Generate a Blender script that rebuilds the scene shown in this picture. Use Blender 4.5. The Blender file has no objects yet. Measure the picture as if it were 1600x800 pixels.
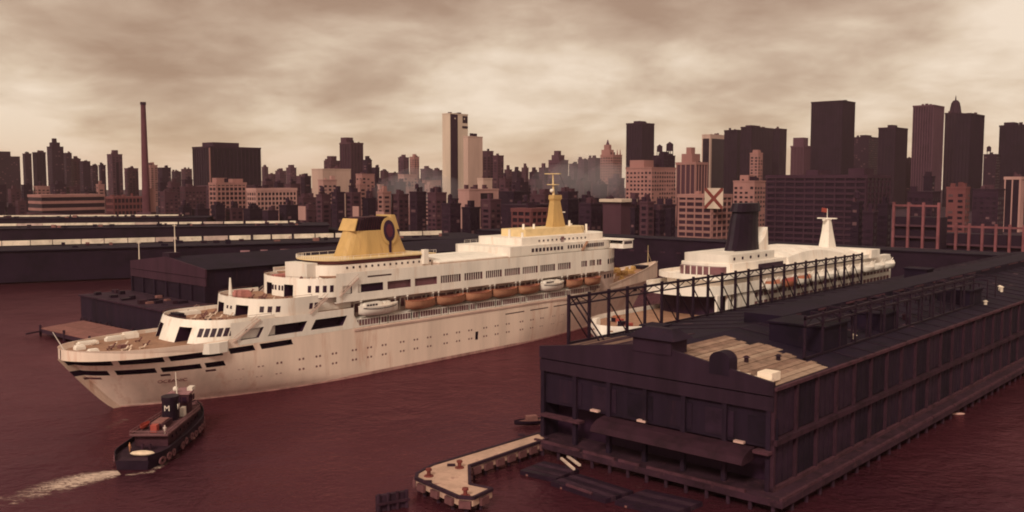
import bpy, bmesh, math, random
from mathutils import Vector, Matrix
random.seed(7)
sc = bpy.context.scene
COL = sc.collection

# ------------------------------------------------------------------ camera
F = 1460.0; CAMH = 53.0; HORY = 281.0            # focal length and horizon in photo pixels (1600 x 800)
PITCH = math.atan((400 - HORY) / F)
cd = bpy.data.cameras.new('camera'); cam = bpy.data.objects.new('camera', cd); COL.objects.link(cam)
cam.location = (0, 0, CAMH); cam.rotation_euler = (math.pi / 2 - PITCH, 0, 0)
cd.sensor_width = 36.0; cd.lens = 36.0 * F / 1600; cd.clip_start = 1.0; cd.clip_end = 60000
sc.camera = cam
sc.render.resolution_x = 1024; sc.render.resolution_y = 512

# ------------------------------------------------------------------ sky
SUN_AZ = math.radians(199)      # compass style: 0 = +Y, clockwise; behind the camera on the left
SUN_EL = math.radians(36)
world = bpy.data.worlds.new('World'); sc.world = world; world.use_nodes = True
nt = world.node_tree; N = nt.nodes; L = nt.links; N.clear()
def nd(tree, t, **k):
    n = tree.nodes.new(t)
    for a, b in k.items(): setattr(n, a, b)
    return n
def mth(tree, op, a, b=None, clamp=False):
    n = tree.nodes.new('ShaderNodeMath'); n.operation = op; n.use_clamp = clamp
    for i, q in enumerate((a, b)):
        if q is None: continue
        if isinstance(q, (int, float)): n.inputs[i].default_value = q
        else: tree.links.new(q, n.inputs[i])
    return n.outputs[0]
def ramp(tree, fac, stops):
    n = tree.nodes.new('ShaderNodeValToRGB'); cr = n.color_ramp
    while len(cr.elements) < len(stops): cr.elements.new(0.5)
    for e, (p, c) in zip(cr.elements, stops):
        e.position = p; e.color = (c[0], c[1], c[2], 1)
    tree.links.new(fac, n.inputs[0]); return n.outputs[0]
def mix(tree, fac, a, b, typ='MIX'):
    n = tree.nodes.new('ShaderNodeMix'); n.data_type = 'RGBA'; n.blend_type = typ
    for s, q in ((0, fac), (6, a), (7, b)):
        if isinstance(q, (int, float)): n.inputs[s].default_value = q
        elif isinstance(q, tuple): n.inputs[s].default_value = (q[0], q[1], q[2], 1)
        else: tree.links.new(q, n.inputs[s])
    return n.outputs[2]
def noise(tree, vec, scale, detail=5, rough=.55, dist=0, typ=None):
    n = tree.nodes.new('ShaderNodeTexNoise'); n.inputs['Scale'].default_value = scale
    n.inputs['Detail'].default_value = detail; n.inputs['Roughness'].default_value = rough
    n.inputs['Distortion'].default_value = dist
    if vec is not None: tree.links.new(vec, n.inputs['Vector'])
    return n.outputs[0]
tc = nd(nt, 'ShaderNodeTexCoord'); sx = nd(nt, 'ShaderNodeSeparateXYZ'); L.new(tc.outputs['Generated'], sx.inputs[0])
zc = mth(nt, 'MAXIMUM', sx.outputs[2], 0.0)
zd = mth(nt, 'ADD', zc, 0.30)
cx = nd(nt, 'ShaderNodeCombineXYZ')
L.new(mth(nt, 'DIVIDE', sx.outputs[0], zd), cx.inputs[0]); L.new(mth(nt, 'DIVIDE', sx.outputs[1], zd), cx.inputs[1])
cx.inputs[2].default_value = 7.7
n1 = noise(nt, cx.outputs[0], 2.3, 8, .54, .2)
n2 = noise(nt, cx.outputs[0], 0.8, 3, .5, .3)
zd3 = mth(nt, 'ADD', zc, 0.22); cx3 = nd(nt, 'ShaderNodeCombineXYZ'); cx3.inputs[2].default_value = 2.2
L.new(mth(nt, 'DIVIDE', sx.outputs[0], zd3), cx3.inputs[0]); L.new(mth(nt, 'DIVIDE', sx.outputs[1], zd3), cx3.inputs[1])
n3 = noise(nt, cx3.outputs[0], 4.2, 5, .5, .5)
cl = mth(nt, 'ADD', mth(nt, 'ADD', mth(nt, 'MULTIPLY', n1, 0.42), mth(nt, 'MULTIPLY', n2, 0.46)), mth(nt, 'MULTIPLY', n3, 0.12))
ccol = ramp(nt, cl, [(0.37, (.37, .23, .14)), (0.445, (.53, .375, .255)), (0.50, (.69, .53, .38)), (0.565, (.86, .70, .54))])
glow = mth(nt, 'SUBTRACT', 1.0, mth(nt, 'DIVIDE', zc, 0.075), True)
ccol = mix(nt, mth(nt, 'MULTIPLY', glow, 0.4), ccol, (.80, .59, .365))
sky = nd(nt, 'ShaderNodeTexSky'); sky.sky_type = 'NISHITA'; sky.sun_disc = False
sky.sun_elevation = SUN_EL; sky.sun_rotation = SUN_AZ
big = mix(nt, 1.0, ccol, (6.8, 6.8, 6.8), 'MULTIPLY')
allc = mix(nt, 0.05, big, sky.outputs[0])
bg = nd(nt, 'ShaderNodeBackground'); bg.inputs['Strength'].default_value = 0.1
L.new(allc, bg.inputs[0]); wo = nd(nt, 'ShaderNodeOutputWorld'); L.new(bg.outputs[0], wo.inputs[0])

# ------------------------------------------------------------------ sun behind thin cloud
sd = bpy.data.lights.new('sun', 'SUN'); sd.energy = 1.5; sd.angle = math.radians(11); sd.color = (1.0, .86, .68)
sun = bpy.data.objects.new('sun', sd); COL.objects.link(sun)
sdir = Vector((math.sin(SUN_AZ) * math.cos(SUN_EL), math.cos(SUN_AZ) * math.cos(SUN_EL), math.sin(SUN_EL)))
sun.rotation_euler = (-sdir).to_track_quat('-Z', 'Y').to_euler(); sun.location = (-200, -200, 400)
vs = sc.view_settings; vs.view_transform = 'Standard'; vs.look = 'None'; vs.gamma = 1; vs.exposure = 0.65
vs.use_curve_mapping = False
sc.cycles.filter_width = 1.9       # soft old lens

# ------------------------------------------------------------------ pixel helpers (a pixel gives a direction only)
FW = Vector((0, math.cos(PITCH), -math.sin(PITCH))); RT = Vector((1, 0, 0)); UP = Vector((0, math.sin(PITCH), math.cos(PITCH)))
CAM = Vector((0, 0, CAMH))
def ray(x, y): return F * FW + (x - 800) * RT + (400 - y) * UP
def atz(x, y, z):
    r = ray(x, y); return CAM + r * ((z - CAMH) / r.z)
def aty(x, y, Y):
    r = ray(x, y); return CAM + r * (Y / r.y)
def heading(h):
    h = math.radians(h); u = Vector((math.sin(h), math.cos(h), 0)); return u, Vector((-u.y, u.x, 0))

# ------------------------------------------------------------------ materials
MATS = {}
def film_cast(c):                    # film cast put into the colours: dark tones turn deeper and purple brown
    l = .3 * c[0] + .6 * c[1] + .1 * c[2]; k = max(0.0, 1 - l / .55); f = .58 + .42 * min(1.0, l / .30)
    return (c[0] * f, c[1] * (1 - (.34 + .04 * max(0.0, 1 - l / .13)) * k) * f, c[2] * (1 + .26 * max(0.0, 1 - l / .13) - .04 * k) * f)
def M(name, col, rough=.65, var=.3, scale=.35, metal=0.0, streak=False, spec=.16, bump=0.0, stain=None, cast=True):
    if name in MATS: return MATS[name]
    if cast:
        col = film_cast(col); stain = film_cast(stain) if stain else None
    m = bpy.data.materials.new(name); m.use_nodes = True; t = m.node_tree
    b = t.nodes['Principled BSDF']
    c = nd(t, 'ShaderNodeTexCoord'); v = c.outputs['Object']
    if streak:
        mp = nd(t, 'ShaderNodeMapping'); mp.inputs['Scale'].default_value = (1, 1, .14); t.links.new(v, mp.inputs[0]); v = mp.outputs[0]
    oi = nd(t, 'ShaderNodeObjectInfo')
    n = noise(t, v, scale, 6, .62)
    dk = tuple(q * (1 - var) for q in col); lt = tuple(min(1, q * (1 + var * .55)) for q in col)
    colr = ramp(t, n, [(.33, dk), (.52, col), (.7, lt)])
    n2_ = noise(t, v, scale * 6.3, 3, .6)
    colr = mix(t, var * .6, colr, ramp(t, n2_, [(.3, (.45, .45, .45)), (.7, (1, 1, 1))]), 'MULTIPLY')
    rv = mth(t, 'ADD', mth(t, 'MULTIPLY', oi.outputs['Random'], .18), .91)
    cc = nd(t, 'ShaderNodeCombineColor')
    for i in range(3): t.links.new(rv, cc.inputs[i])
    colr = mix(t, 1.0, colr, cc.outputs[0], 'MULTIPLY')
    if stain:
        n3 = noise(t, v, scale * 2.1, 5, .7)
        colr = mix(t, ramp(t, n3, [(.56, (0, 0, 0)), (.70, (.75, .75, .75))]), colr, stain)
    t.links.new(colr, b.inputs['Base Color'])
    b.inputs['Roughness'].default_value = rough; b.inputs['Metallic'].default_value = metal
    b.inputs['Specular IOR Level'].default_value = spec
    if bump:
        bn = nd(t, 'ShaderNodeBump'); bn.inputs['Strength'].default_value = bump; bn.inputs['Distance'].default_value = .1
        t.links.new(n2_, bn.inputs['Height']); t.links.new(bn.outputs[0], b.inputs['Normal'])
    MATS[name] = m; return m
white = M('ship_white_paint', (.84, .765, .70), .5, .14, .16, streak=True, stain=(.66, .50, .40))
hullm = M('hull_white_paint', (.83, .655, .56), .45, .18, .11, streak=True, stain=(.60, .38, .27))  # darker, warmer base carries the hull's weaker light; stain adds real streaks
teak = M('teak_planking', (.34, .185, .125), .7, .25, .6, cast=False)
dark = M('dark_opening', (.050, .028, .040), .5, .3, .3)
glass = M('dark_window_glass', (.055, .035, .045), .15, .3, .2, spec=.6)
promg = M('promenade_glass', (.22, .12, .115), .3, .4, .25, spec=.5)
yellow = M('funnel_yellow_paint', (.56, .36, .15), .55, .16, .3, streak=True, stain=(.40, .24, .11), cast=False)
cream = M('cream_yellow_paint', (.72, .54, .30), .55, .15, .3, cast=False)
black = M('black_paint', (.026, .016, .022), .55, .3, .4)
orange = M('lifeboat_orange_paint', (.42, .15, .09), .5, .2, .4, cast=False)
redm = M('red_paint', (.38, .075, .06), .5, .2, .4, cast=False)
brown = M('brown_wood', (.28, .16, .12), .8, .35, .5)
lightwood = M('weathered_light_planks', (.30, .19, .145), .8, .4, .4, streak=False, stain=(.10, .06, .055), cast=False)
concrete = M('pale_concrete', (.50, .36, .26), .85, .25, .25, stain=(.28, .17, .13), bump=.2)
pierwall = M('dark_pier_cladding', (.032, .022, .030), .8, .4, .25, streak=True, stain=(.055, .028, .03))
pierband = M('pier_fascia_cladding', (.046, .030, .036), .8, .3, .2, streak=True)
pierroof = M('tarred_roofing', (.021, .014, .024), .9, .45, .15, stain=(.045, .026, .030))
rust = M('rusty_steel', (.062, .034, .036), .8, .4, .5)
steel = M('dark_painted_steel', (.034, .021, .027), .6, .35, .8)
rubber = M('tyre_rubber', (.23, .13, .12), .9, .3, 1.0)
pale = M('pale_roof_strip', (.82, .68, .56), .7, .3, .12, stain=(.4, .27, .22))
pile = M('timber_piles', (.06, .038, .042), .9, .4, .6)

# ------------------------------------------------------------------ mesh helpers
class MB:
    def __init__(s): s.v = []; s.f = []
    def add(s, vs, fs):
        o = len(s.v); s.v += [tuple(q) for q in vs]; s.f += [tuple(i + o for i in f) for f in fs]; return s
    def box(s, x0, x1, y0, y1, z0, z1):
        return s.add([(x0,y0,z0),(x1,y0,z0),(x1,y1,z0),(x0,y1,z0),(x0,y0,z1),(x1,y0,z1),(x1,y1,z1),(x0,y1,z1)],
                     [(3,2,1,0),(4,5,6,7),(0,1,5,4),(1,2,6,5),(2,3,7,6),(3,0,4,7)])
    def prism(s, pts, z0, z1, top=None, cap=True):          # pts counter-clockwise seen from above; top: other outline
        n = len(pts); tp = top or pts
        z0f = z0 if callable(z0) else (lambda p: z0); z1f = z1 if callable(z1) else (lambda p: z1)
        vs = [(p[0], p[1], z0f(p)) for p in pts] + [(p[0], p[1], z1f(p)) for p in tp]
        fs = [(i, (i + 1) % n, n + (i + 1) % n, n + i) for i in range(n)]
        if cap: fs += [tuple(range(n - 1, -1, -1)), tuple(range(n, 2 * n))]
        return s.add(vs, fs)
    def wall(s, pts, z0, z1, th, closed=False):             # open strip of wall with thickness to its left
        n = len(pts); inn = []
        for i, p in enumerate(pts):
            a = Vector(pts[max(i - 1, 0)][:2]); b = Vector(pts[min(i + 1, n - 1)][:2])
            d = (b - a).normalized() if (b - a).length else Vector((1, 0)); inn.append((p[0] - d.y * th, p[1] + d.x * th))
        z0f = z0 if callable(z0) else (lambda p: z0); z1f = z1 if callable(z1) else (lambda p: z1)
        vs = []
        for p, q in zip(pts, inn): vs += [(p[0],p[1],z0f(p)),(p[0],p[1],z1f(p)),(q[0],q[1],z1f(p)),(q[0],q[1],z0f(p))]
        fs = []
        for i in range(n - 1):
            a = 4 * i; b = a + 4
            fs += [(a,b,b+1,a+1),(a+1,b+1,b+2,a+2),(a+2,b+2,b+3,a+3),(a+3,b+3,b,a)]
        e = 4 * (n - 1); fs += [(0,1,2,3),(e+3,e+2,e+1,e)]
        return s.add(vs, fs)
    def tube(s, p0, p1, r0, r1=None, n=8):
        p0 = Vector(p0); p1 = Vector(p1); r1 = r0 if r1 is None else r1
        d = (p1 - p0).normalized(); a = d.orthogonal().normalized(); b = d.cross(a)
        vs = []
        for p, r in ((p0, r0), (p1, r1)):
            for i in range(n):
                t = 2 * math.pi * i / n; vs.append(p + a * (r * math.cos(t)) + b * (r * math.sin(t)))
        fs = [(i, (i+1) % n, n + (i+1) % n, n + i) for i in range(n)] + [tuple(range(n-1, -1, -1)), tuple(range(n, 2*n))]
        return s.add(vs, fs)
    def beam(s, p0, p1, w, h):
        p0 = Vector(p0); p1 = Vector(p1); d = (p1 - p0).normalized()
        upv = Vector((0, 0, 1)) if abs(d.z) < .95 else Vector((1, 0, 0))
        a = d.cross(upv).normalized() * (w / 2); b = a.cross(d).normalized() * (h / 2)
        vs = [p0-a-b, p0+a-b, p0+a+b, p0-a+b, p1-a-b, p1+a-b, p1+a+b, p1-a+b]
        return s.add(vs, [(0,1,2,3),(7,6,5,4),(0,4,5,1),(1,5,6,2),(2,6,7,3),(3,7,4,0)])
    def loft(s, rings, cap=True, closed=True):
        n = len(rings[0]); vs = [p for r in rings for p in r]; fs = []
        for k in range(len(rings) - 1):
            for i in range(n if closed else n - 1):
                j = (i + 1) % n; fs.append((k*n+i, k*n+j, (k+1)*n+j, (k+1)*n+i))
        if cap: fs += [tuple(range(n-1, -1, -1)), tuple(range((len(rings)-1)*n, len(rings)*n))]
        return s.add(vs, fs)
    def ball(s, c, rx, ry, rz, n=10, m=6):
        rings = []
        for k in range(1, m):
            t = math.pi * k / m
            rings.append([(c[0]+rx*math.sin(t)*math.cos(2*math.pi*i/n), c[1]+ry*math.sin(t)*math.sin(2*math.pi*i/n), c[2]-rz*math.cos(t)) for i in range(n)])
        return s.loft(rings)
    def mesh(s, name):
        me = bpy.data.meshes.new(name); me.from_pydata([tuple(q) for q in s.v], [], s.f); me.validate(); me.update(); return me
    def build(s, name, mat, parent=None, smooth=False, **tags):
        me = s.mesh(name); me.materials.append(mat)
        if smooth:
            for p in me.polygons: p.use_smooth = True
        return link(name, me, parent, **tags)
def link(name, me, parent=None, loc=None, rotz=None, **tags):
    o = bpy.data.objects.new(name, me); COL.objects.link(o)
    if parent is not None: o.parent = parent
    if loc is not None: o.location = loc
    if rotz is not None: o.rotation_euler = (0, 0, rotz)
    for k, q in tags.items():
        if q is not None: o[{'cat': 'category'}.get(k, k)] = q
    return o
def thing(name, label, cat, loc=(0, 0, 0), rotz=0.0, group=None):
    o = link(name, None, None, loc, rotz, label=label, cat=cat, group=group); o.empty_display_size = .5; return o
def dup(root, loc, rotz, label, group=None):
    r = root.copy(); COL.objects.link(r); r.location = loc; r.rotation_euler = (0, 0, rotz); r['label'] = label
    if group: r['group'] = group
    for ch in list(root.children):
        c = ch.copy(); COL.objects.link(c); c.parent = r
        for g in list(ch.children):
            d = g.copy(); COL.objects.link(d); d.parent = c
    return r
def hrot(h): return math.radians(90 - h)
ORD = ['leftmost', 'second from the left', 'third from the left', 'fourth from the left', 'fifth from the left', 'sixth from the left',
       'seventh from the left', 'eighth from the left', 'ninth from the left', 'tenth from the left', 'eleventh from the left', 'twelfth from the left']

# ================================================================== SETTING: water and land
def water_mat():
    m = bpy.data.materials.new('river_water'); m.use_nodes = True; t = m.node_tree; b = t.nodes['Principled BSDF']
    c = nd(t, 'ShaderNodeTexCoord'); v = c.outputs['Object']
    big = noise(t, v, .012, 4, .6, .6); mid = mth(t, 'ADD', noise(t, v, .16, 5, .65, .4), mth(t, 'MULTIPLY', noise(t, v, .05, 3, .5, .6), 1.6)); fine = noise(t, v, .7, 4, .6)
    h = mth(t, 'ADD', mth(t, 'MULTIPLY', mid, 1.0), mth(t, 'MULTIPLY', fine, .45))
    bn = nd(t, 'ShaderNodeBump'); t.links.new(ramp(t, noise(t, v, .02, 4, .65, 1.0), [(.38, (.38, .38, .38)), (.62, (.85, .85, .85))]), bn.inputs['Strength']); bn.inputs['Distance'].default_value = 1.0
    t.links.new(h, bn.inputs['Height'])
    df = nd(t, 'ShaderNodeBsdfDiffuse'); t.links.new(ramp(t, big, [(.35, (.036, .009, .016)), (.65, (.060, .015, .021))]), df.inputs[0])
    gl = nd(t, 'ShaderNodeBsdfGlossy'); gl.inputs['Roughness'].default_value = .17; gl.inputs[0].default_value = (.60, .32, .39, 1)   # reflections reddened by this colour to follow the film cast
    fr = nd(t, 'ShaderNodeFresnel'); fr.inputs[0].default_value = 1.33
    ms = nd(t, 'ShaderNodeMixShader')
    for n_ in (df, gl, fr): t.links.new(bn.outputs[0], n_.inputs['Normal'])
    t.links.new(fr.outputs[0], ms.inputs[0]); t.links.new(df.outputs[0], ms.inputs[1]); t.links.new(gl.outputs[0], ms.inputs[2])
    t.nodes.remove(b); t.links.new(ms.outputs[0], t.nodes['Material Output'].inputs[0])
    return m
MB().add([(-5000, -600, 0), (5000, -600, 0), (5000, 4000, 0), (-5000, 4000, 0)], [(0, 1, 2, 3)]).build('river_water', water_mat(), None, kind='structure')
GU, GV = heading(41.5)                      # city grid: GU inland, GV along the shore to the left
SH0 = Vector((6.0, 191.0, 0)) + GU * 330
landm = M('dark_street_ground', (.055, .036, .042), .9, .4, .02)
lm = MB()
a = SH0 - GV * 1500; b_ = SH0 + GV * 4500
q = [a, a + GU * 4500, b_ + GU * 4500, b_]
lm.prism([(p.x, p.y) for p in q], -2, 2.5); lm.build('city_ground', landm, None, kind='structure')
def shore(t, off=0): return SH0 + GV * t + GU * off

# ================================================================== THE CITY
def solve(P, d, px):                        # distance w along d so that P + w d is seen at picture column px
    a0 = P - CAM; k = (px - 800) / F
    return (k * a0.dot(FW) - a0.x) / (d.x - k * d.dot(FW))
GZ = 2.5
stone = {}
def bmat(key):
    if key in stone: return stone[key]
    base = {'dark': (.040, .026, .032), 'dark2': (.055, .034, .040), 'brown': (.115, .068, .066), 'brick': (.21, .095, .08), 'tan': (.36, .215, .17), 'umber': (.075, .047, .050),
            'pale': (.43, .275, .225), 'cream': (.53, .385, .31), 'white': (.64, .50, .41), 'grey': (.21, .135, .135), 'mauve': (.135, .085, .088), 'rose': (.42, .13, .10)}[key]
    stone[key] = M('masonry_' + key, base, .85, .22, .03, streak=True); return stone[key]
wdark = M('far_window_dark', (.036, .023, .029), .4, .4, .05)
wmid = M('far_window_brown', (.075, .045, .048), .4, .4, .05)
wblind = M('far_window_blind', (.20, .13, .12), .6, .4, .05)
def facade(parent, W, Ln, H, style, key, fh=4.2, bay=4.6, wm=None, top=2.2, base=3.0):
    wm = wm or (wdark if key not in ('dark', 'dark2') else wdark)
    faces = [('x', W), ('y', Ln)]
    def put(mb, f, s0, s1, z0, z1, p0, p1):
        if f == 'x': mb.box(-p1, -p0, s0, s1, z0, z1)
        else: mb.box(s0, s1, -p1, -p0, z0, z1)
    rnw = random.Random(int(W * 31 + Ln * 7 + H))
    if style == 'win':
        mb = MB(); ml = MB()
        for f, S in faces:
            n = max(1, int((S - 1.5) / bay)); st = S / n; m = max(1, int((H - top - base) / fh))
            for i in range(n):
                for j in range(m):
                    s0 = st * (i + .24); z0 = base + j * fh + fh * .28
                    q_ = rnw.random()
                    if q_ < .07: continue
                    z1_ = z0 + fh * rnw.uniform(.40, .58)
                    put(ml if q_ > .88 else mb, f, s0 + st * rnw.uniform(-.04, .04), s0 + st * .52, z0, z1_, .02, .14)
        if mb.f: mb.build('window_grid', wm, parent, kind='stuff')
        if ml.f: ml.build('blind_grid', wblind, parent, kind='stuff')
    elif style in ('piers', 'lattice', 'bands'):
        mb = MB()
        for f, S in faces:
            n = max(2, int(S / bay)); st = S / n
            if style != 'bands':
                for i in range(n + 1):
                    c0 = min(max(i * st, .55), S - .55); put(mb, f, c0 - .55, c0 + .55, 0, H - top, .02, .75)
        if mb.f: mb.build('pier_columns', bmat(key), parent, kind='stuff')
        if style != 'piers':
            mb = MB()
            for f, S in faces:
                m = max(1, int((H - top - base) / fh))
                for j in range(m + 1): put(mb, f, 0, S, base + j * fh - fh * .2, base + j * fh + fh * .2, .02, .5)
            mb.build('floor_bands', bmat(key), parent, kind='stuff')
def tank(parent, x, y, z, s=1.0):
    mb = MB()
    for dx in (-1.5, 1.5):
        for dy in (-1.5, 1.5): mb.tube((x+dx*s, y+dy*s, z), (x+dx*s, y+dy*s, z+3*s), .25*s, n=4)
    mb.tube((x, y, z+3*s), (x, y, z+7.5*s), 2.4*s, 2.3*s, 10); mb.tube((x, y, z+7.5*s), (x, y, z+9.3*s), 2.6*s, .1, 10)
    mb.build('water_tank', bmat('dark2'), parent)
BINFO = []
def building(label, xl, xc, xr, yt, d, key='brown', style='win', cat='building', group=None, name='building', glassy=False,
             fh=4.2, bay=4.6, wm=None, roof=(), tanks=(), top=2.2, hd=None, crown=None):
    """near corner seen at column xc, left (river) face to xl, right face to xr, roof at row yt, d metres ahead."""
    u, v = (GU, GV) if hd is None else heading(hd)
    P = aty(xc, yt, d)
    W = max(3.0, solve(P, v, xl)); Ln = max(3.0, solve(P, u, xr)); H = P.z - GZ
    o = thing(name, label, cat, (P.x, P.y, GZ), hrot(41.5 if hd is None else hd), group)
    body = wm or wdark
    wallm = body if style in ('piers', 'lattice', 'bands') else bmat(key)
    MB().box(0, Ln, 0, W, 0, H).build('wall', wallm, o)
    r = MB(); e = .8                        # parapet ring
    if style in ('piers', 'lattice', 'bands'):
        r.box(-e, Ln + e, -e, W + e, H - top, H + .6)
    else:
        r.box(-.35, Ln + .35, -.35, W + .35, H - .9, H + .5)
    r.build('parapet', bmat(key), o)
    facade(o, W, Ln, H, style, key, fh, bay, wm, top)
    for (fx0, fx1, fy0, fy1, h) in roof:    # set-backs and bulkheads as fractions of the roof
        MB().box(Ln*fx0, Ln*fx1, W*fy0, W*fy1, H + .55, H + .55 + h).build('roof_house', bmat(key), o)
    rb = random.Random(int(xl * 13 + yt)); cl_ = MB()
    for _ in range(rb.randint(2, 5)):       # rooftop plant
        w_, l_, h_ = rb.uniform(1.5, 5), rb.uniform(1.5, 6), rb.uniform(1.2, 4.5); px_, py_ = rb.uniform(.08, .8) * Ln, rb.uniform(.08, .8) * W
        if px_ + l_ < Ln and py_ + w_ < W: cl_.box(px_, px_ + l_, py_, py_ + w_, H + .4, H + .5 + h_)
    if cl_.f: cl_.build('roof_plant', bmat(rb.choice((key, 'dark2', 'brown'))), o, kind='stuff')
    for (fx, fy, s_) in tanks: tank(o, Ln * fx, W * fy, H + .5, s_)
    BINFO.append((label, round(W), round(Ln), round(H)))
    return o, W, Ln, H
def B(label, xl, xr, yt, d, key='brown', style='win', r=1.0, **k):
    th = math.atan(((xl + xr) / 2 - 800) / F); a = r * math.sin(th + math.radians(48.5)); b = math.sin(math.radians(41.5) - th)
    a = max(a, .02); b = max(b, .05)
    return building(label, xl, xl + (xr - xl) * a / (a + b), xr, yt, d, key, style, **k)
bulk = (.3, .7, .3, .7, 5)
# --- far left apartment houses
G1 = 'apartment towers on the far left skyline'
B('dark apartment block cut by the left edge of the picture', -30, 31, 244, 2100, 'dark2', group=G1, roof=[(.35, .75, .2, .7, 11)])
B('narrow dark apartment tower right of the left edge block', 35, 49, 240, 2050, 'dark2', group=G1)
B('flat topped dark apartment tower left of the stepped tower', 51, 71, 238, 1950, 'dark', group=G1, style='piers', bay=6)
B('tallest stepped apartment tower on the far left with a peaked roof house', 73, 99, 229, 1850, 'dark2', group=G1, roof=[(.15, .8, .2, .8, 8), (.3, .6, .35, .65, 16)])
B('dark apartment tower touching the stepped tower on its right', 99, 112, 239, 2150, 'dark2', group=G1)
B('apartment block with small roof house right of the stepped tower', 110, 126, 248, 1900, 'brown', group=G1, roof=[bulk])
B('broad dark apartment block ending the far left cluster', 124, 141, 252, 1800, 'dark2', group=G1)
B('low dark block in the gap left of the slotted tower', 141, 153, 259, 2050, 'dark2', group=G1)
B('thin dark block close to the left of the slotted tower', 154, 165, 258, 1700, 'dark2', group=G1)
o, W, Ln, Hh = B('pale brown tower with a dark central slot, left of the chimney', 167, 191, 241, 1650, 'mauve', roof=[(.3, .75, .3, .7, 7)], group=G1)
MB().box(Ln * .35, Ln * .62, -.5, -.2, 4, Hh - 14).build('dark_slot', wdark, o)
B('squat brown apartment block just left of the chimney base', 194, 216, 263, 1700, 'mauve', group=G1)
B('pale apartment block just right of the chimney', 229, 246, 258, 1800, 'tan', group=G1, roof=[bulk])
B('dark cube shaped block between the chimney and the dark slab', 246, 267, 262, 1700, 'dark2', group=G1)
B('low far block left of the dark slab building', 268, 283, 268, 2300, 'dark2', group=G1)
B('low far block touching the left side of the dark slab building', 283, 300, 264, 2400, 'brown', group=G1)
# chimney
cp = aty(223.5, 160, 1180); ch = thing('chimney', 'tall tapering brick chimney rising above the left skyline', 'chimney', (cp.x, cp.y, GZ))
MB().tube((0, 0, 0), (0, 0, cp.z - GZ), 5.2, 2.9, 18).build('stack', M('chimney_brick', (.155, .075, .072), .9, .25, .05), ch, smooth=False)
MB().tube((0, 0, cp.z - GZ - 3), (0, 0, cp.z - GZ + .4), 3.5, 3.5, 18).build('rim', bmat('dark2'), ch)
MB().box(-9, 9, -9, 9, 0, 10).build('plinth', bmat('brown'), ch)
# dark slab
o, W, Ln, Hh = building('big dark glass slab building with vertical piers, centre left', 301, 327, 407, 229, 1500, 'dark2', 'piers', bay=7, roof=[(.12, .62, .15, .8, 7)])
MB().box(-1.0, 1.0, -1.1, -.02, 0, Hh - 2).build('pale_corner_strip', bmat('tan'), o)
# --- waterfront row, left
o, W, Ln, Hh = B('long low rust coloured building with two dark window bands, far left', 44, 163, 305, 1215, 'tan', 'bands', r=.5, fh=9, wm=wdark, top=3)
o, W, Ln, Hh = B('rust coloured low building with square windows, below the chimney', 166, 224, 308, 1220, 'brick', 'lattice', r=.5, fh=8, bay=5)
B('pale cube shaped building beside the chimney foot', 224, 243, 300, 1180, 'tan', 'blank' , r=.6)
B('brown block with three window rows right of the chimney foot', 250, 278, 300, 1120, 'brown', r=.6, bay=5)
B('low brown wide building below the dark slab, on its left', 281, 322, 292, 1180, 'brown', r=.4)
B('brown lattice fronted building with twin roof houses below the dark slab', 327, 384, 286, 1010, 'tan', 'lattice', r=.4, fh=5, bay=5, roof=[(.05, .4, .2, .8, 5), (.6, .95, .2, .8, 4)])
B('pale lattice fronted building right below the dark slab', 386, 463, 295, 985, 'pale', 'lattice', r=.35, fh=5, bay=4.2)
B('low brown building right of the pale lattice front', 466, 494, 309, 960, 'brown', r=.5)
# --- mid left skyline
G2 = 'far blocks between the dark slab and the white tower'
B('small far block right beside the dark slab', 409, 419, 261, 2300, 'mauve', group=G2, roof=[bulk])
B('low far block in the gap right of the dark slab', 419, 431, 272, 2200, 'brown', group=G2)
B('far stepped block in the middle of the gap', 430, 447, 267, 2000, 'mauve', group=G2, roof=[bulk])
B('far block with a tall roof house in the gap', 447, 463, 262, 2100, 'mauve', group=G2, roof=[(.2, .8, .2, .8, 6)])
B('low far block left of the pale blind box building', 463, 486, 275, 1900, 'brown', group=G2)
B('large pale blind box building left of the centre', 487, 548, 264, 1250, 'cream', 'blank', r=.5)
B('pale cubic building in front of the blind box building', 497, 526, 281, 1080, 'pale', r=.5, bay=5)
B('dark stepped block left of the brown twin tower', 506, 531, 251, 1700, 'brown', group=G2, roof=[(.2, .8, .2, .8, 8)])
B('brown tower with a taller left half, left of the white tower', 531, 567, 223, 1600, 'brown', 'piers', wm=wmid, bay=6, r=1.1, roof=[(.05, .6, .45, .98, 9)])
B('dark block touching the brown tower on its right', 567, 581, 250, 1500, 'dark2', group=G2, roof=[(.2, .7, .2, .7, 6)])
B('lower dark block stepping down right of the brown tower', 581, 593, 262, 1500, 'dark2', group=G2)
B('pale brown block in front of the dark stepped blocks', 556, 585, 272, 1150, 'tan', r=.6, group=G2)
B('small far tower with a roof house before the twin towers', 594, 607, 268, 2100, 'brown', group=G2, roof=[bulk])
B('low far block left of the twin towers', 607, 622, 270, 1900, 'mauve', group=G2)
B('left one of the far twin towers left of the white tower', 622, 639, 246, 1800, 'mauve', group=G2, roof=[bulk])
B('right one of the far twin towers left of the white tower', 640, 655, 245, 1850, 'tan', group=G2, roof=[bulk])
B('low far block with a pitched roof house near the white tower', 657, 676, 264, 1700, 'mauve', group=G2, roof=[bulk])
B('low far block touching the left of the white tower', 676, 691, 266, 1750, 'mauve', group=G2)
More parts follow.
